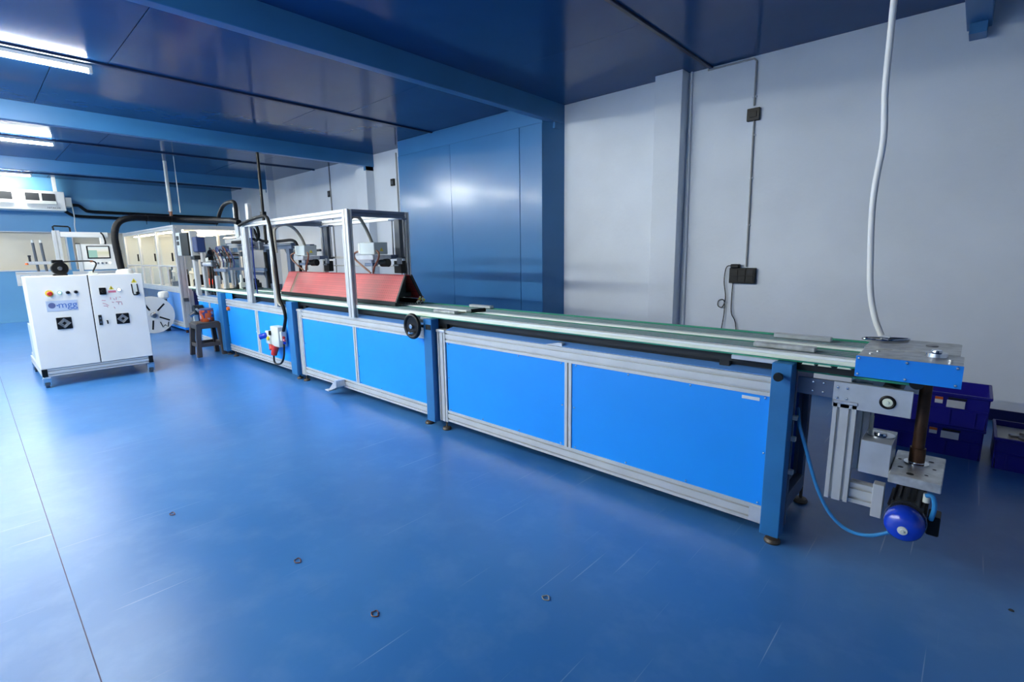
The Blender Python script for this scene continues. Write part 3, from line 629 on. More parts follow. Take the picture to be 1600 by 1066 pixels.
part('logo_dot', B().lathe([(0, 0), (.008, 0), (.008, .0012), (0, .0012)], (XC + .003, .628, .876), 'x', 14), 'ink', lp)
text('logo_lettering', 'mgg', .098, at(FACE_X, (XC + .0042, .712, .878)), 'ink', lp)
def fan(y, z, s, par):
    f = part('fan_grille', B().box(XC, XC + .010, y - s, y + s, z - s, z + s, .004), 'black', par)
    for k in (1.35, 1.1, .85, .6):
        q = s * .62 * k
        part('louvre', B().tube([(XC + .0105, y - q * .98, z), (XC + .0105, y, z + q * .98), (XC + .0105, y + q * .98, z), (XC + .0105, y, z - q * .98)], .0042, 6, sub=1, closed=True), 'cap', f)
    part('fan_hub', B().prism([(y - .022, z), (y, z + .022), (y + .022, z), (y, z - .022)], 'yz', XC + .01, XC + .013), 'black', f)
fan(.661, .682, .063, dl); fan(1.170, .680, .060, dr)
iso = part('isolator_plate', B().box(XC, XC + .012, .995, 1.055, .966, 1.042, .003), 'black', dr)
part('isolator_knob', B().lathe([(.02, 0), (.02, .012), (.014, .026), (0, .027)], (XC + .012, 1.025, 1.004), 'x', 16).box(XC + .03, XC + .044, 1.019, 1.031, .984, 1.024, .002), 'black', iso)
def tri(y, z, s):
    q = part('warning_sticker', B().prism([(y - s, z - s * .75), (y + s, z - s * .75), (y, z + s)], 'yz', XC, XC + .0012), 'yellow', dr)
    part('bolt_mark', B().prism([(y - .003, z - s * .45), (y + .004, z - s * .45), (y + .003, z + s * .4), (y - .003, z + s * .4)], 'yz', XC + .0012, XC + .0018), 'black', q)
tri(1.106, 1.036, .024); tri(1.324, 1.105, .028)
part('danger_sticker', B().box(XC, XC + .001, 1.074, 1.146, .982, 1.006), 'inkr', dr)
knob(1.174, 1.010, 'lampw', dr, .016)
bh = part('breaker_frame', B().tube([(XC + .004, 1.296, 1.07), (XC + .004, 1.300, .965), (XC + .004, 1.306, .943), (XC + .004, 1.345, .943), (XC + .004, 1.352, .965), (XC + .004, 1.348, 1.07)], .006, 6, sub=1), 'black', dr)
part('breaker_plate', B().box(XC, XC + .006, 1.302, 1.345, .95, 1.07, .002), 'offw', bh)
part('breaker_handle', B().lathe([(0, .03), (.016, .028), (.018, .01), (.018, 0)], (XC + .004, 1.343, .962), 'x', 14), 'black', bh)
lk = part('lock', B().box(XC, XC + .012, .952, .982, .626, .740, .003), 'dark', dr)
part('keyhole', B().cyl((XC + .012, .967, .66), (XC + .016, .967, .66), .008, seg=12).cyl((XC + .012, .967, .705), (XC + .016, .967, .705), .008, seg=12), 'chrome', lk)
part('key', B().lathe([(0, .02), (.008, .018), (.008, 0)], (XC, 1.026, .668), 'x', 12).box(XC + .018, XC + .022, 1.02, 1.032, .635, .668, .001), 'black', dr)
# red marker doodle on the right door
def ink(pts, r=.0028): part('marker_stroke', B().tube([(XC + .0012, y, z) for y, z in pts], r, 5, sub=1), 'inkr', dr)
ink([(1.005, .902), (1.04, .898)]); ink([(1.01, .87), (1.035, .86), (1.06, .838)]); ink([(1.015, .838), (1.045, .835), (1.05, .82)])
ink([(1.085, .93), (1.085, .905)]); ink([(1.115, .915), (1.118, .9)]); ink([(1.138, .928), (1.135, .9)]); ink([(1.095, .878), (1.11, .868)]); ink([(1.13, .876), (1.18, .872), (1.183, .838)]); ink([(1.15, .865), (1.152, .845)]); ink([(1.105, .82), (1.115, .80)]); ink([(1.168, .93), (1.18, .925)])
# cabinet top
mo = thing('small_motor', 'black finned electric motor with cable lying on top of the white cabinet', 'motor', (-7.42, .715, 1.188))
part('motor_body', B().cyl((-7.50, .715, 1.264), (-7.37, .715, 1.264), .068, seg=24), 'dark', mo)
part('fan_cover', B().lathe([(0, .012), (.02, .012), (.024, .004), (.068, 0), (.074, -.01), (.074, -.04), (0, -.04)], (-7.355, .715, 1.264), 'x', 28), 'black', mo)
part('fan_hub', B().lathe([(0, .01), (.018, .008), (.022, 0)], (-7.343, .715, 1.264), 'x', 16), 'steel', mo)
part('terminal_box', B().box(-7.47, -7.39, .66, .755, 1.322, 1.356, .006), 'black', mo)
part('motor_foot', B().box(-7.48, -7.39, .655, .775, 1.188, 1.205, .003), 'black', mo)
part('cord', B().tube([(-7.43, .755, 1.335), (-7.43, .80, 1.338), (-7.42, .9, 1.34), (-7.40, 1.0, 1.338), (-7.40, 1.035, 1.31), (-7.40, 1.01, 1.25), (-7.40, .985, 1.20)], .008, 8), 'black', mo)
part('cord_joint', B().cyl((-7.405, .985, 1.338), (-7.40, 1.01, 1.335), .012, seg=10), 'brown', mo)
tb = thing('terminal_block', 'small white block on the cabinet top beside the motor', 'block', (-7.4, .98, 1.188))
part('block', B().box(-7.44, -7.36, .95, 1.03, 1.188, 1.205, .003).box(-7.43, -7.37, .96, .99, 1.205, 1.225, .003), 'offw', tb)
part('dome', B().lathe([(.085, 0), (.085, .02), (.07, .045), (.03, .055), (0, .055)], (-7.42, 1.29, 1.188), 'z', 24), 'white', cb, 'white domed cable entry')
cdt = thing('cable_conduit', 'thick black cable bundle rising from the cabinet and crossing to the machine', 'cable bundle', (-7.43, 1.25, 1.22))
part('bundle', B().tube([(-7.43, 1.265, 1.215), (-7.44, 1.255, 1.4), (-7.45, 1.25, 1.62), (-7.46, 1.30, 1.77), (-7.48, 1.43, 1.835), (-7.6, 1.7, 1.85), (-7.7, 2.0, 1.853), (-7.45, 2.25, 1.84), (-7.1, 2.34, 1.82), (-6.83, 2.35, 1.80), (-6.7, 2.36, 1.775)], .036, 12), 'hose', cdt)
for k, (x, y, z) in enumerate([(-7.445, 1.254, 1.45), (-7.455, 1.262, 1.68)]): part('cable_tie', B().ring((x, y, z), (0, 0, 1), .037, .004, 18, 6), 'black', cdt)
for k, (x, y, z) in enumerate([(-7.54, 1.6, 1.846), (-7.67, 1.88, 1.853), (-7.3, 2.30, 1.832)]):
    part('cable_tie', B().ring((x, y, z), (-.4, 1, 0), .037, .004, 18, 6), 'black', cdt)
    part('tie_tail', B().cyl((x, y, z - .03), (x - .005, y, z - .075), .003, seg=6), 'black', cdt)

# =================================================================== OPERATOR PANEL AND FEEDER BEHIND THE CABINET
hm = thing('operator_panel', 'white operator panel with lit touchscreen hanging from an arm behind the cabinet', 'control panel', (-9.05, .9, 0))
part('stand', B().prof('z', .04, 1.74, -9.08, -9.0, .86, .93, 1, 1), 'alu', hm)
part('stand_base', B().box(-9.25, -8.85, .84, 1.16, 0, .04, .004), 'dgrey', hm)
part('arm', B().box(-9.08, -9.01, .93, 1.44, 1.655, 1.725, .006), 'white', hm)
part('arm_drop', B().box(-9.075, -9.015, 1.345, 1.41, 1.565, 1.66, .006), 'white', hm)
part('grab_handle', B().tube([(-9.04, .88, 1.74), (-9.04, .875, 1.79), (-9.04, .89, 1.80), (-9.04, 1.03, 1.795), (-9.04, 1.045, 1.78), (-9.04, 1.045, 1.726)], .010, 8, sub=1), 'black', hm)
ps = part('panel_case', B().box(-9.06, -9.0, 1.12, 1.505, 1.215, 1.565, .006), 'white', hm)
sb = part('screen_bezel', B().box(-9.0, -8.988, 1.178, 1.43, 1.368, 1.54, .003), 'black', ps)
part('screen', B().box(-8.988, -8.985, 1.193, 1.415, 1.382, 1.527), 'screen', sb)
for k, y in enumerate((1.225, 1.28, 1.325, 1.37, 1.415)): part('button', B().lathe([(.012, 0), (.012, .010), (.008, .013), (0, .013)], (-9.0, y, 1.305), 'x', 12), 'lampw' if k in (0, 4) else 'steel', ps)
part('side_profile', B().box(-9.03, -8.99, 1.075, 1.118, 1.20, 1.565, .003).box(-9.03, -8.99, 1.507, 1.55, 1.20, 1.565, .003), 'alu', hm)
for y in (1.075, 1.507): part('profile_cap', B().box(-9.035, -8.985, y - .002, y + .045, 1.565, 1.575, .001), 'black', hm)
part('lower_rail', B().prof('y', 1.0, 1.56, -9.03, -8.985, 1.155, 1.20, 1, 1), 'alu', hm)
part('panel_cable', B().tube([(-9.0, 1.36, 1.72), (-8.98, 1.38, 1.68), (-8.99, 1.395, 1.60), (-9.0, 1.39, 1.565)], .010, 8), 'black', hm)

fd = thing('feeder_frame', 'aluminium feeder frame with two tall guide rods behind the cabinet', 'machine frame', (-9.1, .65, 0))
part('frame_rail', B().prof('y', .445, .86, -9.02, -8.975, 1.165, 1.21, 1, 1), 'alu', fd)
part('frame_rail', B().prof('y', .445, .86, -9.02, -8.975, 1.035, 1.07, 1, 1), 'alu', fd)
part('frame_end', B().box(-9.02, -8.975, .445, .485, 1.07, 1.165, .003), 'alu', fd)
for y in (.62, .80):
    part('leg', B().prof('z', .0, 1.165, -9.12, -9.06, y - .03, y + .03, 1, 1), 'alu', fd)
part('deck', B().box(-9.22, -9.02, .60, .86, 1.15, 1.165, .003), 'alup', fd)
for y0, y1 in ((.655, .672), (.732, .752)):
    rd = part('guide_rod', B().cyl((-9.05, y1 - .005, 1.165), (-9.05, y0, 1.58), .015, seg=12), 'dgrey', fd)
    part('rod_tip', B().cyl((-9.05, y0, 1.58), (-9.05, y0 - .001, 1.615), .012, seg=10), 'offw', rd)
part('clamp', B().box(-9.08, -9.02, .56, .80, 1.30, 1.34, .004), 'alup', fd)
part('clamp_knob', B().cyl((-9.02, .57, 1.31), (-8.98, .555, 1.31), .013, seg=12), 'orange', fd)
part('valve', B().cyl((-9.03, .60, 1.34), (-9.03, .60, 1.40), .012, seg=10).box(-9.05, -9.01, .585, .615, 1.40, 1.42, .002), 'dark', fd)
part('yellow_tag', B().box(-8.974, -8.970, .50, .53, 1.10, 1.15), 'yellow', fd)

# =================================================================== STOOL, JAR, SOCKET BOX
st = thing('plastic_stool', 'dark brown plastic stool with open sides standing on the blue floor', 'stool', (-7.95, 2.12, 0))
sx, sy = -7.93, 2.205
part('seat', B().box(sx - .15, sx + .15, sy - .145, sy + .145, .445, .472, .012, 2), 'stool', st)
part('apron', B().box(sx + .135, sx + .155, sy - .155, sy + .155, .385, .45, .004).box(sx - .155, sx - .135, sy - .155, sy + .155, .385, .45, .004).box(sx - .135, sx + .135, sy - .155, sy - .14, .385, .45, .004).box(sx - .135, sx + .135, sy + .14, sy + .155, .385, .45, .004), 'stool', st)
for a in (-1, 1):
    for c in (-1, 1):
        b_ = B(); top = [(sx + a * .155, sy + c * .155), (sx + a * .10, sy + c * .155), (sx + a * .10, sy + c * .10), (sx + a * .155, sy + c * .10)]
        bot = [(x + a * .03, y + c * .03) for x, y in top]
        T = [b_.bm.verts.new((x, y, .45)) for x, y in top]; Q = [b_.bm.verts.new((x, y, 0)) for x, y in bot]
        for i in range(4): b_.bm.faces.new((Q[i], Q[(i + 1) % 4], T[(i + 1) % 4], T[i]))
        b_.bm.faces.new(T); b_.bm.faces.new(Q[::-1]); part('leg', b_, 'stool', st)
part('stretcher', B().box(sx + .14, sx + .165, sy - .12, sy + .12, .135, .185, .004), 'stool', st)
part('stretcher', B().box(sx - .165, sx - .14, sy - .12, sy + .12, .135, .185, .004), 'stool', st)
part('stretcher', B().box(sx - .12, sx + .12, sy - .165, sy - .14, .135, .185, .004), 'stool', st)
part('stretcher', B().box(sx - .12, sx + .12, sy + .14, sy + .165, .135, .185, .004), 'stool', st)
jr = thing('candy_jar', 'orange wrapped round tub standing on the brown stool', 'tub', (sx, 2.24, .472))
part('body', B().lathe([(0, 0), (.082, 0), (.088, .01), (.088, .15), (.08, .16), (0, .16)], (sx, 2.24, .472), 'z', 28), 'jar', jr)
part('lid', B().lathe([(.084, 0), (.086, .018), (.08, .022), (0, .022)], (sx, 2.24, .632), 'z', 28), 'inkd', jr)

sk = thing('socket_box', 'white industrial socket box with red plug on the blue conveyor panel', 'socket', (-5.85, 2.37, .3))
part('case', B().box(-5.90, -5.69, 2.29, 2.392, .345, .575, .008, 2), 'offw', sk)
part('socket_housing', B().box(-6.03, -5.90, 2.28, 2.392, .36, .51, .01, 2), 'offw', sk)
part('blue_socket', B().cyl((-6.0, 2.29, .46), (-6.04, 2.22, .44), .032, seg=16), 'mblue', sk)
part('switch_lever', B().box(-5.905, -5.875, 2.27, 2.292, .47, .52, .003), 'black', sk)
part('yellow_cap', B().cyl((-5.93, 2.282, .43), (-5.93, 2.262, .43), .022, seg=14), 'yellow', sk)
part('gland_block', B().box(-5.69, -5.655, 2.31, 2.37, .42, .53, .005), 'offw', sk)
for k, (x, z, m) in enumerate(((-5.62, .46, 'red'), (-5.60, .43, 'inkr'), (-5.615, .40, 'mblue'))): part('plug_pin', B().cyl((-5.655, 2.335, z), (x, 2.325, z), .014, seg=10), m, sk)
rp = part('red_plug', B().cyl((-5.86, 2.325, .35), (-5.885, 2.30, .235), .042, .032, 18), 'red', sk, 'red plug')
part('red_plug_side', B().cyl((-5.96, 2.32, .36), (-5.93, 2.30, .29), .036, .026, 16), 'red', sk)
part('plug_cord', B().tube([(-5.885, 2.30, .235), (-5.89, 2.30, .16), (-5.83, 2.30, .135), (-5.72, 2.31, .16), (-5.66, 2.32, .24), (-5.655, 2.33, .34), (-5.66, 2.335, .42)], .011, 8), 'black', sk)
one('machine_hose', B().tube([(-6.62, 2.33, 1.735), (-6.405, 2.33, 1.765), (-6.016, 2.33, 1.80), (-5.80, 2.33, 1.79), (-5.72, 2.325, 1.70), (-5.68, 2.32, 1.55), (-5.66, 2.32, 1.366), (-5.64, 2.32, 1.087), (-5.625, 2.32, .90), (-5.56, 2.325, .80), (-5.545, 2.33, .70), (-5.60, 2.335, .60), (-5.655, 2.34, .535)], .018, 10), 'hose', 'black hose dropping from the frame corner to the white socket box', 'hose')
one('machine_hose', B().tube([(-5.86, 2.40, 1.60), (-5.82, 2.36, 1.30), (-5.79, 2.36, 1.0), (-5.76, 2.35, .88), (-5.70, 2.34, .83), (-5.56, 2.335, .81)], .011, 8), 'beigeh', 'thin grey hose curving around the enclosure post above the socket box', 'hose')

# =================================================================== OPEN FRAME ENCLOSURE WITH RED TENT
en = thing('enclosure_frame', 'open aluminium frame enclosure standing over the red tent on the belt', 'frame', (-5.0, 2.7, .79))
for x0, x1 in ((-4.225, -4.135), (-5.865, -5.80)): part('post', B().prof('z', .797, 1.765, x0, x1, YF - .03, YF + .015, 1, 1), 'alu', en)
part('post', B().prof('z', .797, 1.76, -6.67, -6.53, YF - .03, YF + .015, 2, 1), 'alu', en)
part('post', B().prof('z', .797, 1.765, -4.19, -4.135, 2.97, 3.015, 1, 1), 'alu', en)
part('post', B().prof('z', .797, 1.765, -5.865, -5.81, 2.97, 3.015, 1, 1), 'alu', en)
for y in (YF - .03, 2.97): part('top_rail', B().prof('x', -5.80, -4.225, y, y + .045, 1.70, 1.765, 1, 1), 'alu', en)
part('top_rail', B().prof('x', -6.53, -5.865, YF - .03, YF + .015, 1.715, 1.76, 1, 1), 'alu', en)
for x in (-4.19, -5.865): part('top_cross', B().prof('y', YF + .015, 2.97, x, x + .055, 1.705, 1.765, 1, 1), 'bgrey', en)
part('door_edge', B().box(-4.245, -4.228, YF - .03, YF + .01, .90, 1.60, .002), 'alu', en)
part('mid_rail', B().box(-5.80, -4.20, 2.975, 3.0, 1.325, 1.35, .002), 'alu', en)
part('air_line', B().cyl((-5.8, 2.98, 1.245), (-4.2, 2.98, 1.245), .006, seg=8), 'alu', en)

tn = thing('tent_fixture', 'red perforated sheet tent lying lengthwise on the conveyor belt', 'tent fixture', (-4.9, 2.68, .913))
def slab(nm, x0, x1, ya, za, yb, zb, th, m):
    dy, dz = yb - ya, zb - za; L = math.hypot(dy, dz); ny, nz = -dz / L * th, dy / L * th
    return part(nm, B().prism([(ya, za), (yb, zb), (yb - ny, zb - nz), (ya - ny, za - nz)], 'yz', x0, x1), m, tn)
fp = slab('front_sheet', -5.80, -3.735, 2.535, .950, 2.648, 1.178, .010, 'perf')
slab('front_sheet', -6.08, -5.855, 2.535, .950, 2.648, 1.178, .010, 'perf')
slab('seam_strip', -5.855, -5.80, 2.537, .950, 2.649, 1.176, .008, 'brown')
bp = slab('back_sheet', -6.08, -3.735, 2.83, .965, 2.712, 1.178, -.010, 'perf')
part('ridge_cap', B().box(-6.08, -3.735, 2.644, 2.716, 1.170, 1.180, .003), 'perf', tn)
part('end_edge', B().prism([(2.532, .942), (2.55, .942), (2.662, 1.17), (2.644, 1.182)], 'yz', -3.735, -3.715), 'dark', tn)
part('end_edge', B().prism([(2.835, .955), (2.815, .955), (2.70, 1.17), (2.716, 1.182)], 'yz', -3.735, -3.715), 'dark', tn)
part('carrier', B().box(-6.08, -3.73, 2.53, 2.56, .914, .95, .002).box(-6.08, -3.73, 2.80, 2.84, .914, .955, .002), 'dark', tn)
part('inner_beam', B().box(-6.0, -3.80, 2.60, 2.76, .98, 1.02, .003).box(-6.0, -3.80, 2.655, 2.705, 1.02, 1.165, .003), 'dark', tn)
for k in range(10):
    part('fixing_pin', B().cyl((-3.72, 2.76 + .008 * k, .93 + .01 * (k % 3)), (-3.70 - .01 * (k % 2), 2.765 + .008 * k, .945 + .012 * (k % 4)), .008, seg=8), ['offw', 'brown', 'yellow'][k % 3], tn)
for k in range(11): part('edge_clip', B().box(-3.83 + .012 * k, -3.823 + .012 * k, 2.60 + .018 * k, 2.607 + .018 * k, .913, .925), 'offw', tn)

def head(x0, x1, yb, label, hose):
    t = thing('process_head', label, 'machine head', (x0, yb, 1.18), 'process heads over the red tent')
    bx = part('head_box', B().box(x0, x1, 2.63, 2.78, 1.365, 1.478, .005), 'pgrey', t)
    part('box_lid', B().box(x0 - .035, x0, 2.63, 2.78, 1.375, 1.475, .004), 'offw', bx)
    part('warning_sticker', B().prism([(2.69, 1.395), (2.73, 1.395), (2.71, 1.43)], 'yz', x1, x1 + .0015), 'yellow', bx)
    part('slide_rail', B().box(x0 - .02, x1 + .02, 2.60, 2.80, 1.315, 1.36, .003), 'alup', t)
    part('cross_arm', B().box((x0 + x1) / 2 + .05, (x0 + x1) / 2 + .11, 2.80, 2.97, 1.32, 1.36, .003), 'bgrey', t)
    part('lift_column', B().box(x1 - .05, x1 + .03, 2.90, 2.955, 1.33, 1.70, .003), 'dgrey', t)
    for xx in (x1 - .13, x1 - .085, x1 + .06): part('guide_rod', B().cyl((xx, 2.93, 1.34), (xx, 2.93, 1.70), .008, seg=8), 'steel', t)
    part('column_cap', B().box(x1 - .15, x1 + .08, 2.90, 2.96, 1.69, 1.705, .002), 'bgrey', t)
    part('motor', B().cyl((x1 - .02, 2.72, 1.285), (x1 + .06, 2.74, 1.285), .038, seg=16).box(x1 - .06, x1, 2.70, 2.76, 1.27, 1.312, .003), 'black', t)
    part('drive_block', B().box(x1 - .06, x1 + .06, 2.88, 2.94, 1.18, 1.30, .004), 'black', t)
    part('drive_flange', B().box(x1 - .07, x1 + .02, 2.875, 2.945, 1.25, 1.265, .002).cyl((x1 + .05, 2.87, 1.27), (x1 + .05, 2.87, 1.33), .025, seg=12), 'steel', t)
    part('nozzle', B().cyl(((x0 + x1) / 2, 2.68, 1.315), ((x0 + x1) / 2, 2.68, 1.20), .024, seg=16).cyl(((x0 + x1) / 2, 2.68, 1.20), ((x0 + x1) / 2, 2.68, 1.182), .010, seg=10), 'alup', t)
    part('nozzle_clamp', B().box((x0 + x1) / 2 - .09, (x0 + x1) / 2 + .05, 2.65, 2.71, 1.255, 1.285, .003), 'bgrey', t)
    xm = (x0 + x1) / 2
    for sgn in (-1, 1): part('supply_tube', B().tube([(xm + sgn * .15, 2.64, 1.40), (xm + sgn * .215, 2.62, 1.375), (xm + sgn * .20, 2.62, 1.32), (xm + sgn * .10, 2.64, 1.25), (xm + sgn * .02, 2.67, 1.19)], .009, 8), 'brown', t)
    part('flex_hose', B().tube(hose, .016, 10), 'beigeh', t)
head(-5.80, -5.60, 2.75, 'grey machine head with beige hose over the left end of the red tent', [(-5.79, 2.40, 1.40), (-5.80, 2.40, 1.60), (-5.78, 2.42, 1.68), (-5.72, 2.50, 1.71), (-5.68, 2.58, 1.66), (-5.70, 2.66, 1.56), (-5.72, 2.70, 1.475)])
head(-4.42, -4.17, 2.75, 'grey machine head with yellow sticker beside the front enclosure post', [(-4.20, 2.40, 1.66), (-4.22, 2.46, 1.705), (-4.26, 2.55, 1.70), (-4.30, 2.63, 1.62), (-4.31, 2.67, 1.55), (-4.31, 2.70, 1.475)])

# =================================================================== GANTRY STATION
ga = thing('gantry_station', 'blue-grey gantry with cross beam and black motors left of the red tent', 'machine', (-7.3, 2.9, .91))
part('beam', B().box(-8.3, -6.46, 2.87, 2.93, 1.455, 1.53, .003), 'bgrey', ga)
part('beam_rail', B().box(-8.3, -6.46, 2.855, 2.87, 1.50, 1.52, .002), 'alup', ga)
for x in (-7.36, -6.62): part('leg', B().box(x, x + .085, 2.87, 2.93, .912, 1.455, .003), 'bgrey', ga)
part('leg', B().box(-7.98, -7.88, 2.87, 2.93, .912, 1.455, .003), 'bgrey', ga)
part('tie_bar', B().box(-7.88, -7.36, 2.88, 2.91, 1.10, 1.14, .003), 'bgrey', ga)
for s in (-1, 1): part('gusset', B().prism([(-7.36, 1.10 - s * .002), (-7.36, 1.12 + s * .09), (-7.45, 1.12)], 'xz', 2.88, 2.92), 'dgrey', ga)
part('gusset', B().prism([(-6.62, 1.455), (-6.62, 1.37), (-6.70, 1.455)], 'xz', 2.88, 2.92), 'dgrey', ga)
for z in (1.425, 1.475): part('pusher_rod', B().cyl((-6.46, 2.90, z), (-5.75 - (.12 if z > 1.45 else 0), 2.90, z), .014, seg=10), 'dgrey', ga)
part('rod_end', B().box(-6.10, -5.95, 2.87, 2.93, 1.41, 1.50, .003), 'bgrey', ga)
part('carriage', B().box(-7.55, -7.30, 2.80, 2.87, 1.45, 1.56, .004), 'steel', ga)
part('carriage_bolt', B().cyl((-7.45, 2.80, 1.50), (-7.45, 2.77, 1.50), .03, seg=12).cyl((-7.37, 2.80, 1.48), (-7.37, 2.77, 1.48), .02, seg=10), 'chrome', ga)
part('cable_chain', B().tube([(-7.27, 2.86, 1.42), (-7.25, 2.86, 1.25), (-7.22, 2.86, 1.0), (-7.21, 2.86, .93)], .026, 8), 'black', ga)
for k, (x, z, r) in enumerate(((-7.72, .965, .05), (-7.62, .99, .045), (-7.54, .955, .04), (-7.68, 1.02, .03))):
    part('pinch_motor', B().cyl((x, 2.74, z), (x + .03, 2.86, z), r, seg=14).box(x - .03, x + .05, 2.74, 2.80, .913, z, .003), 'black' if k != 2 else 'dark', ga)
part('pinch_bracket', B().box(-7.80, -7.45, 2.78, 2.86, .913, .93, .002).cyl((-7.74, 2.72, .94), (-7.60, 2.72, .94), .016, seg=10), 'steel', ga)
part('sensor_plate', B().box(-7.20, -6.9, 2.86, 2.90, .913, .99, .003), 'bgrey', ga)
part('coil_hose', B().tube([(-7.02, 2.60, 1.80), (-6.86, 2.62, 1.75), (-6.86, 2.64, 1.63), (-7.02, 2.66, 1.57), (-7.18, 2.68, 1.63), (-7.17, 2.70, 1.72), (-7.10, 2.72, 1.60), (-6.90, 2.74, 1.555), (-6.5, 2.76, 1.55), (-6.2, 2.78, 1.55), (-6.08, 2.78, 1.47), (-6.05, 2.78, 1.28), (-6.10, 2.79, 1.0), (-6.14, 2.80, .925)], .018, 10), 'hose', ga)
part('blue_line', B().tube([(-6.50, 2.42, 1.70), (-6.49, 2.41, 1.40), (-6.50, 2.41, 1.1), (-6.47, 2.41, .9)], .008, 8), 'navyl', ga)

# =================================================================== ASSEMBLY STATION
asb = thing('assembly_station', 'cluttered assembly station with pneumatic cylinders and hoses above the far module', 'machine', (-8.3, 2.65, .8))
part('base_plate', B().box(-9.1, -7.75, 2.44, 2.90, .91, .925, .003), 'steel', asb)
for x, y, z in ((-8.46, 2.40, 1.43), (-8.02, 2.42, 1.10), (-7.80, 2.46, 1.22), (-7.95, 2.86, 1.82), (-8.7, 2.86, 1.5)):
    part('post', B().prof('z', .80 if y < 2.45 else .925, z, x, x + .075, y, y + .05, 1, 1), 'alu', asb)
part('cross_beam', B().prof('x', -8.7, -7.45, 2.86, 2.91, 1.50, 1.56, 1, 1), 'alu', asb)
part('mid_beam', B().box(-8.35, -6.95, 2.70, 2.74, 1.17, 1.21, .003), 'bgrey', asb)
part('front_beam', B().box(-8.10, -7.60, 2.44, 2.48, 1.16, 1.20, .003), 'bgrey', asb)
for k, (x0, x1, y, z, r, m) in enumerate(((-8.42, -7.98, 2.42, 1.262, .03, 'alup'), (-8.35, -7.75, 2.55, 1.31, .026, 'alup'), (-8.1, -7.5, 2.64, 1.40, .03, 'steel'), (-8.6, -8.2, 2.60, 1.40, .024, 'steel'))):
    c = part('air_cylinder', B().cyl((x0, y, z), (x1, y, z), r, seg=14), m, asb)
    for xe in (x0 - .03, x1 - .02): part('cylinder_cap', B().box(xe, xe + .05, y - r * 1.1, y + r * 1.1, z - r * 1.1, z + r * 1.1, .003), 'dgrey', c)
    part('piston_rod', B().cyl((x1, y, z), (x1 + .12, y, z), r * .35, seg=8), 'chrome', c)
part('grip_motor', B().cyl((-8.30, 2.46, 1.36), (-8.18, 2.46, 1.43), .045, seg=16).box(-8.32, -8.22, 2.43, 2.5, 1.32, 1.38, .004), 'black', asb)
part('grip_block', B().box(-8.33, -8.23, 2.42, 2.46, 1.30, 1.36, .004), 'offw', asb)
part('valve_block', B().box(-8.05, -7.85, 2.50, 2.60, 1.44, 1.52, .004), 'bgrey', asb)
part('valve_block', B().box(-7.75, -7.52, 2.52, 2.60, 1.33, 1.345, .003).box(-7.75, -7.52, 2.52, 2.60, 1.385, 1.40, .003), 'black', asb)
part('top_tray', B().box(-8.3, -7.6, 2.70, 2.90, 1.56, 1.62, .004), 'alu', asb)
part('tray_load', B().box(-8.0, -7.55, 2.68, 2.78, 1.55, 1.59, .01), 'black', asb)
for k in range(6):
    x = -8.3 + .14 * k; part('air_line', B().tube([(x, 2.48, 1.42), (x + .08, 2.46, 1.50 - .03 * (k % 2)), (x + .17, 2.47, 1.42), (x + .18, 2.50, 1.30), (x + .10, 2.52, 1.22)], .007, 6), ['black', 'brown', 'navyl'][k % 3], asb)
for k in range(6):
    x = -7.72 + .11 * k; h = (.22, .14, .19, .10, .17, .12)[k]
    part('tool_pin', B().cyl((x, 2.60 + .05 * (k % 2), .925), (x, 2.60 + .05 * (k % 2), .925 + h), .022 + .008 * (k % 2), seg=10).box(x - .03, x + .03, 2.57, 2.64, .925, .95 + .03 * (k % 3), .003), ['steel', 'black', 'offw', 'dark', 'steel', 'black'][k], asb)
for x in (-8.25, -8.12): part('drop_hose', B().tube([(x, 2.44, 1.24), (x + .04, 2.43, 1.1), (x + .02, 2.43, .95), (x + .05, 2.43, .82)], .016, 8), 'hose', asb)
part('blue_guard', B().box(-7.99, -7.75, 2.42, 2.43, .80, .905, .002).box(-7.585, -7.35, 2.40, 2.41, .80, .885, .002), 'panel', asb)
part('pole_plate', B().box(-7.42, -7.30, 2.55, 2.60, 1.62, 2.02, .003), 'alu', asb)
part('pole_plate', B().box(-6.98, -6.90, 2.55, 2.60, 1.62, 2.03, .003), 'alu', asb)
part('pole_bridge', B().box(-7.42, -6.90, 2.56, 2.60, 1.60, 1.64, .003), 'alu', asb)
part('arc_hose', B().tube([(-7.7, 2.45, 1.86), (-7.60, 2.45, 1.95), (-7.45, 2.45, 2.03), (-7.25, 2.45, 2.06), (-7.05, 2.45, 2.05), (-6.95, 2.43, 1.97), (-6.90, 2.41, 1.83), (-6.80, 2.40, 1.76)], .024, 10), 'hose', asb)

mb = thing('monitor_box', 'boxy controller with pale front and black side on a post left of the assembly station', 'controller', (-8.42, 2.35, .8))
part('case', B().box(-9.0, -8.62, 2.30, 2.44, 1.39, 1.73, .005), 'black', mb)
part('front_plate', B().box(-9.20, -9.0, 2.30, 2.44, 1.39, 1.74, .005), 'pgrey', mb)
for z, m in ((1.63, 'black'), (1.55, 'dark'), (1.45, 'offw')): part('port', B().box(-9.16, -9.05, 2.292, 2.30, z, z + .06, .003), m, mb)
part('side_rail', B().box(-8.62, -8.56, 2.32, 2.42, 1.38, 1.75, .003), 'alu', mb)
part('rear_drive', B().box(-8.56, -8.38, 2.34, 2.46, 1.44, 1.66, .01), 'indigo', mb)
part('pole', B().box(-8.66, -8.58, 2.34, 2.40, .80, 1.39, .003), 'alu', mb)
part('pole_clamp', B().box(-8.68, -8.5, 2.33, 2.41, 1.33, 1.39, .004), 'dark', mb)

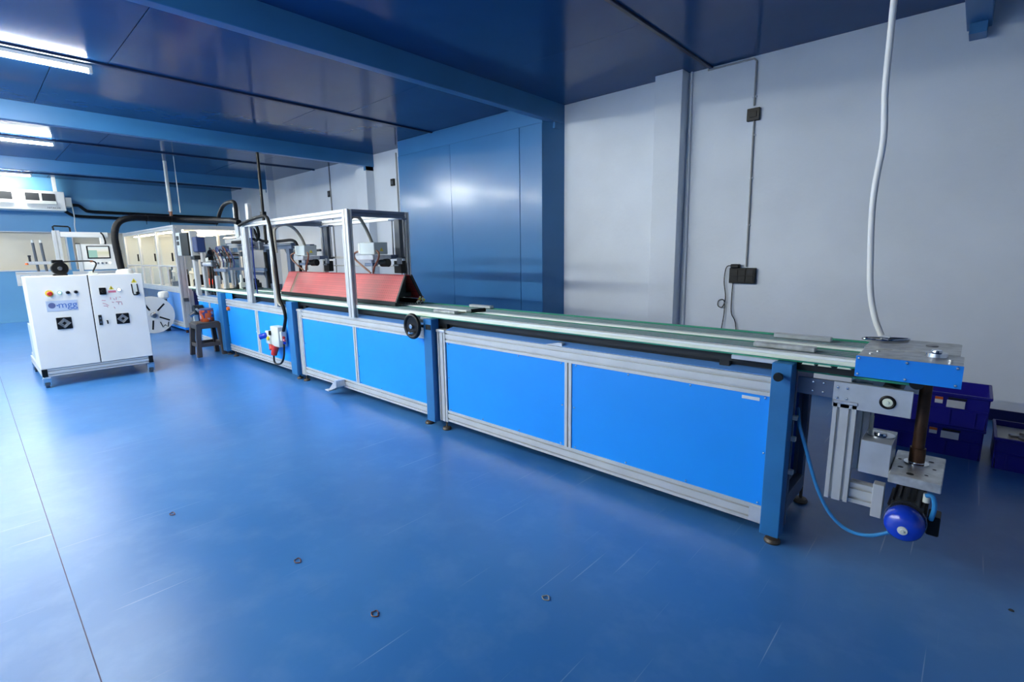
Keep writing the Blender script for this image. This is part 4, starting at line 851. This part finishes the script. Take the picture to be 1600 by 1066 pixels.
# =================================================================== GLAZED BOOTH
XB0, XB1, YB0, YB1 = -14.6, -10.5, 2.6, 3.75
bo = thing('glazed_booth', 'long glazed aluminium machine booth lit from inside at the far end of the line', 'machine booth', (-12.5, 3.1, 0))
for x, y, d in ((XB1 - .09, YB0, .13), (XB0, YB0, .06), (XB1 - .09, YB1 - .06, .06), (XB0, YB1 - .06, .06)): part('corner_post', B().prof('z', .10, 1.86, x, x + .09, y, y + d, 1, 2 if d > .1 else 1), 'alu', bo)
for y in (YB0, YB1 - .06):
    part('top_rail', B().prof('x', XB0, XB1, y, y + .06, 1.86, 1.935, 1, 1), 'alu', bo)
    part('mid_rail', B().prof('x', XB0 + .09, XB1 - .09, y, y + .06, .73, .83, 1, 2), 'alu', bo)
    part('bottom_rail', B().prof('x', XB0 + .09, XB1 - .09, y, y + .06, .10, .19, 1, 2), 'alu', bo)
for x in (XB0, XB1 - .06):
    part('top_cross', B().prof('y', YB0 + .06, YB1 - .06, x, x + .06, 1.86, 1.935, 1, 1), 'alu', bo)
    part('bottom_cross', B().prof('y', YB0 + .06, YB1 - .06, x, x + .06, .10, .19, 1, 2), 'alu', bo)
part('skirt', B().box(XB0, XB1 + .005, YB0 - .005, YB1, .06, .10, .002), 'lblue', bo)
for x in (XB1 - .05, -12.5, XB0 + .05):
    for y in (YB0 + .03, YB1 - .05): part('foot', B().cyl((x, y, .0), (x, y, .06), .02, seg=10), 'rust', bo)
xs = [XB0 + .09, -13.2, -11.8, XB1 - .09]
for k, (a, b_) in enumerate(zip(xs, xs[1:])):
    part('glass_pane', B().box(a + .03, b_ - .03, YB0 + .02, YB0 + .028, .83, 1.86), 'glass', bo)
    part('glass_pane', B().box(a + .03, b_ - .03, YB1 - .04, YB1 - .032, .83, 1.86), 'glass', bo)
    if k: part('mullion', B().box(a - .03, a + .03, YB0, YB0 + .05, .83, 1.86, .002), 'alu', bo); part('rear_mullion', B().box(a - .02, a + .02, YB1 - .06, YB1 - .01, .83, 1.86, .002), 'alu', bo)
    part('door_frame', B().box(a + .03, b_ - .03, YB0 - .005, YB0 + .03, 1.20, 1.225, .002), 'alu', bo)
    part('door_bar', B().box((a + b_) / 2 - .012, (a + b_) / 2 + .012, YB0 - .005, YB0 + .018, .83, 1.20, .002), 'alu', bo)
    part('lower_panel', B().box(a + .02, b_ - .02, YB0 + .03, YB0 + .036, .19, .73), 'bgrey' if k < 2 else 'ledge', bo)
    part('door_handle', B().box(b_ - .10, b_ - .08, YB0 - .03, YB0 - .005, 1.30, 1.45, .004), 'black', bo)
part('end_panel', B().box(XB1 - .04, XB1 - .03, YB0 + .20, YB0 + .42, .19, .76, .002), 'skirt', bo, 'dark blue end panel')
part('end_panel', B().box(XB1 - .045, XB1 - .035, YB0 + .13, YB0 + .20, .19, .80, .002), 'alu', bo)
part('end_panel', B().box(XB1 - .045, XB1 - .035, YB0 + .42, YB1 - .06, .19, .70, .002), 'panel', bo)
part('end_bracket', B().box(XB1 - .03, XB1 + .03, YB0 + .02, YB0 + .10, .58, .64, .004), 'dgrey', bo)
part('machine_bed', B().box(XB0 + .2, XB1 + .6, YB0 + .30, YB1 - .12, .70, .76, .004), 'aluw', bo)
part('far_end_panel', B().box(XB0 + .062, XB0 + .075, YB0 + .06, YB1 - .06, .19, 1.86), 'offw', bo)
part('roof_sheet', B().box(XB0 + .05, XB1 - .05, YB0 + .05, YB1 - .05, 1.925, 1.933), 'pgrey', bo)
for y in (2.75, 3.55): part('light_strip', B().box(XB0 + .3, XB1 - .1, y, y + .035, 1.83, 1.855, .003), 'boothl', bo)
rr = random.Random(3)
for k in range(16):
    x = XB1 + .45 - k * .23; y = 2.98 + .35 * rr.random(); h = .10 + .22 * rr.random(); m = ['steel', 'dark', 'offw', 'black', 'alup', 'brown'][k % 6]
    part('fixture', B().box(x - .07, x + .07, y - .06, y + .06, .76, .76 + h, .006).cyl((x, y - .05, .76 + h), (x + .1, y - .07, .78 + h), .03, seg=10).cyl((x - .03, y, .76 + h), (x - .03, y, .86 + h), .015, seg=8), m, bo)
for x, y, z in ((-10.25, 2.98, .98), (-9.75, 2.92, .98)): part('signal_lamp', B().lathe([(.04, 0), (.04, .05), (.025, .06), (0, .06)], (x, y, z - .06), 'z', 14).box(x - .03, x + .03, y - .03, y + .03, .76, z - .06), 'lampo', bo)
for k in range(4): part('air_line', B().tube([(-10.3 + .2 * k, 2.95, 1.0), (-10.2 + .2 * k, 2.93, 1.25), (-10.05 + .2 * k, 2.93, 1.22), (-10.0 + .2 * k, 2.95, .98)], .012, 6), 'black' if k % 2 else 'brown', bo)

# =================================================================== REEL
re = thing('cable_reel', 'large white reel disc with black slots standing on the floor behind the cabinet', 'reel', (-11.1, 2.24, 0))
yr, zr, xr = 2.24, .335, -11.0
part('flange', B().lathe([(0, 0), (.335, 0), (.335, .012), (0, .012)], (xr, yr, zr), 'x', 48), 'white', re)
part('rear_flange', B().lathe([(0, 0), (.335, 0), (.335, .012), (0, .012)], (xr - .12, yr, zr), 'x', 48), 'white', re)
part('core', B().cyl((xr - .12, yr, zr), (xr, yr, zr), .12, seg=28), 'pgrey', re)
part('hub', B().lathe([(.05, 0), (.05, .05), (.03, .07), (0, .07)], (xr + .012, yr, zr), 'x', 20), 'steel', re)
for k in range(5):
    a = R(100 + 72 * k); q = part('slot', B().box(-.002, .004, -.014, .014, .10, .27, .002, rot=Matrix.Rotation(a, 3, 'X'), piv=(0, 0, 0)), 'black', re)
    q.location = Vector(q.location) + Vector((xr + .012, yr, zr))
part('wire_tail', B().tube([(xr + .02, 2.33, .20), (xr + .02, 2.36, .10), (xr + .02, 2.40, .14), (xr + .02, 2.44, .10), (xr + .02, 2.46, .19)], .008, 6, sub=1), 'black', re)
part('axle', B().cyl((xr - .34, yr, zr), (xr + .05, yr, zr), .02, seg=12), 'steel', re)
wt = thing('white_tub', 'white rounded container on a dark stand between the reel and the booth', 'container', (-11.2, 2.48, 0))
part('tub', B().lathe([(.05, 0), (.085, .03), (.09, .10), (.07, .14), (0, .15)], (-11.2, 2.48, .60), 'z', 20), 'white', wt)
part('stand', B().box(-11.24, -11.16, 2.44, 2.52, 0, .60, .003), 'dgrey', wt)

# =================================================================== HANGING PIPES, AIR CONDITIONER
one('drop_pipe', B().cyl((-8.39, 3.33, 2.953), (-8.39, 3.33, .80), .022, seg=12).box(-8.44, -8.34, 3.30, 3.36, 2.0, 2.06, .004), 'black', 'thin black pipe hanging from the second ceiling beam', 'pipe')
ag = thing('air_drop', 'pale grey air drop pipe hanging from the ceiling above the booth', 'pipe', (-11.5, 2.85, 2.2))
part('pipe', B().cyl((-11.5, 2.85, ZC), (-11.5, 2.85, 2.24), .030, seg=12), 'offw', ag)
part('fitting', B().cyl((-11.5, 2.85, 2.24), (-11.5, 2.85, 2.16), .022, seg=12).cyl((-11.58, 2.85, 2.12), (-11.58, 2.85, 2.28), .012, seg=8).box(-11.6, -11.48, 2.83, 2.87, 2.23, 2.26, .003), 'brown', ag)
one('thin_drop_wire', B().cyl((-10.9, 2.85, ZC), (-10.9, 2.85, 2.18), .008, seg=8), 'offw', 'thin pale wire hanging beside the grey air drop pipe', 'wire')
ac = thing('air_conditioner', 'long white ceiling air conditioner on the blue far wall', 'air conditioner', (-15.2, .8, 2.42))
part('case', B().box(-15.5, -15.0, -.30, 1.735, 2.42, 2.83, .01), 'white', ac)
part('bracket', B().box(-15.4, -15.3, 1.60, 1.66, 2.83, ZC, .003).box(-15.4, -15.3, -.2, -.14, 2.83, ZC, .003), 'white', ac)
for y0 in (.42, 1.10, -.24):
    g = part('air_outlet', B().box(-15.0, -14.992, y0, y0 + .48, 2.62, 2.775, .002), 'acin', ac)
    part('outlet_divider', B().box(-14.992, -14.985, y0 + .22, y0 + .26, 2.62, 2.775, .002), 'white', g)
    part('flap', B().box(-14.995, -14.975, y0 - .01, y0 + .49, 2.545, 2.615, .004), 'offw', ac)
text('brand_lettering', 'HITACHI', .055, at(FACE_X, (-14.998, 1.53, 2.475)), 'dgrey', ac)
part('pipe_cover', B().box(-15.45, -15.05, 1.735, 1.85, 2.52, 2.72, .006), 'offw', ac)
one('refrigerant_pipe', B().tube([(-15.35, 1.85, 2.58), (-15.40, 2.0, 2.58), (-15.42, 2.10, 2.50), (-15.45, 2.2, 2.46), (-15.45, 2.65, 2.45), (-15.45, 4.9, 2.42)], .035, 8), 'black', 'upper black insulated pipe running right from the air conditioner', 'pipe')
one('refrigerant_pipe', B().tube([(-15.35, 1.735, 2.45), (-15.40, 1.85, 2.37), (-15.43, 2.0, 2.34), (-15.45, 2.65, 2.33), (-15.45, 4.9, 2.28)], .035, 8), 'black', 'lower black insulated pipe running right from the air conditioner', 'pipe')
one('drain_cord', B().tube([(-15.2, 1.86, 2.6), (-15.2, 1.87, 2.3), (-15.2, 1.85, 2.1), (-15.2, 1.86, 1.9)], .012, 6), 'offw', 'thin pale cord hanging from the end of the air conditioner', 'cord')
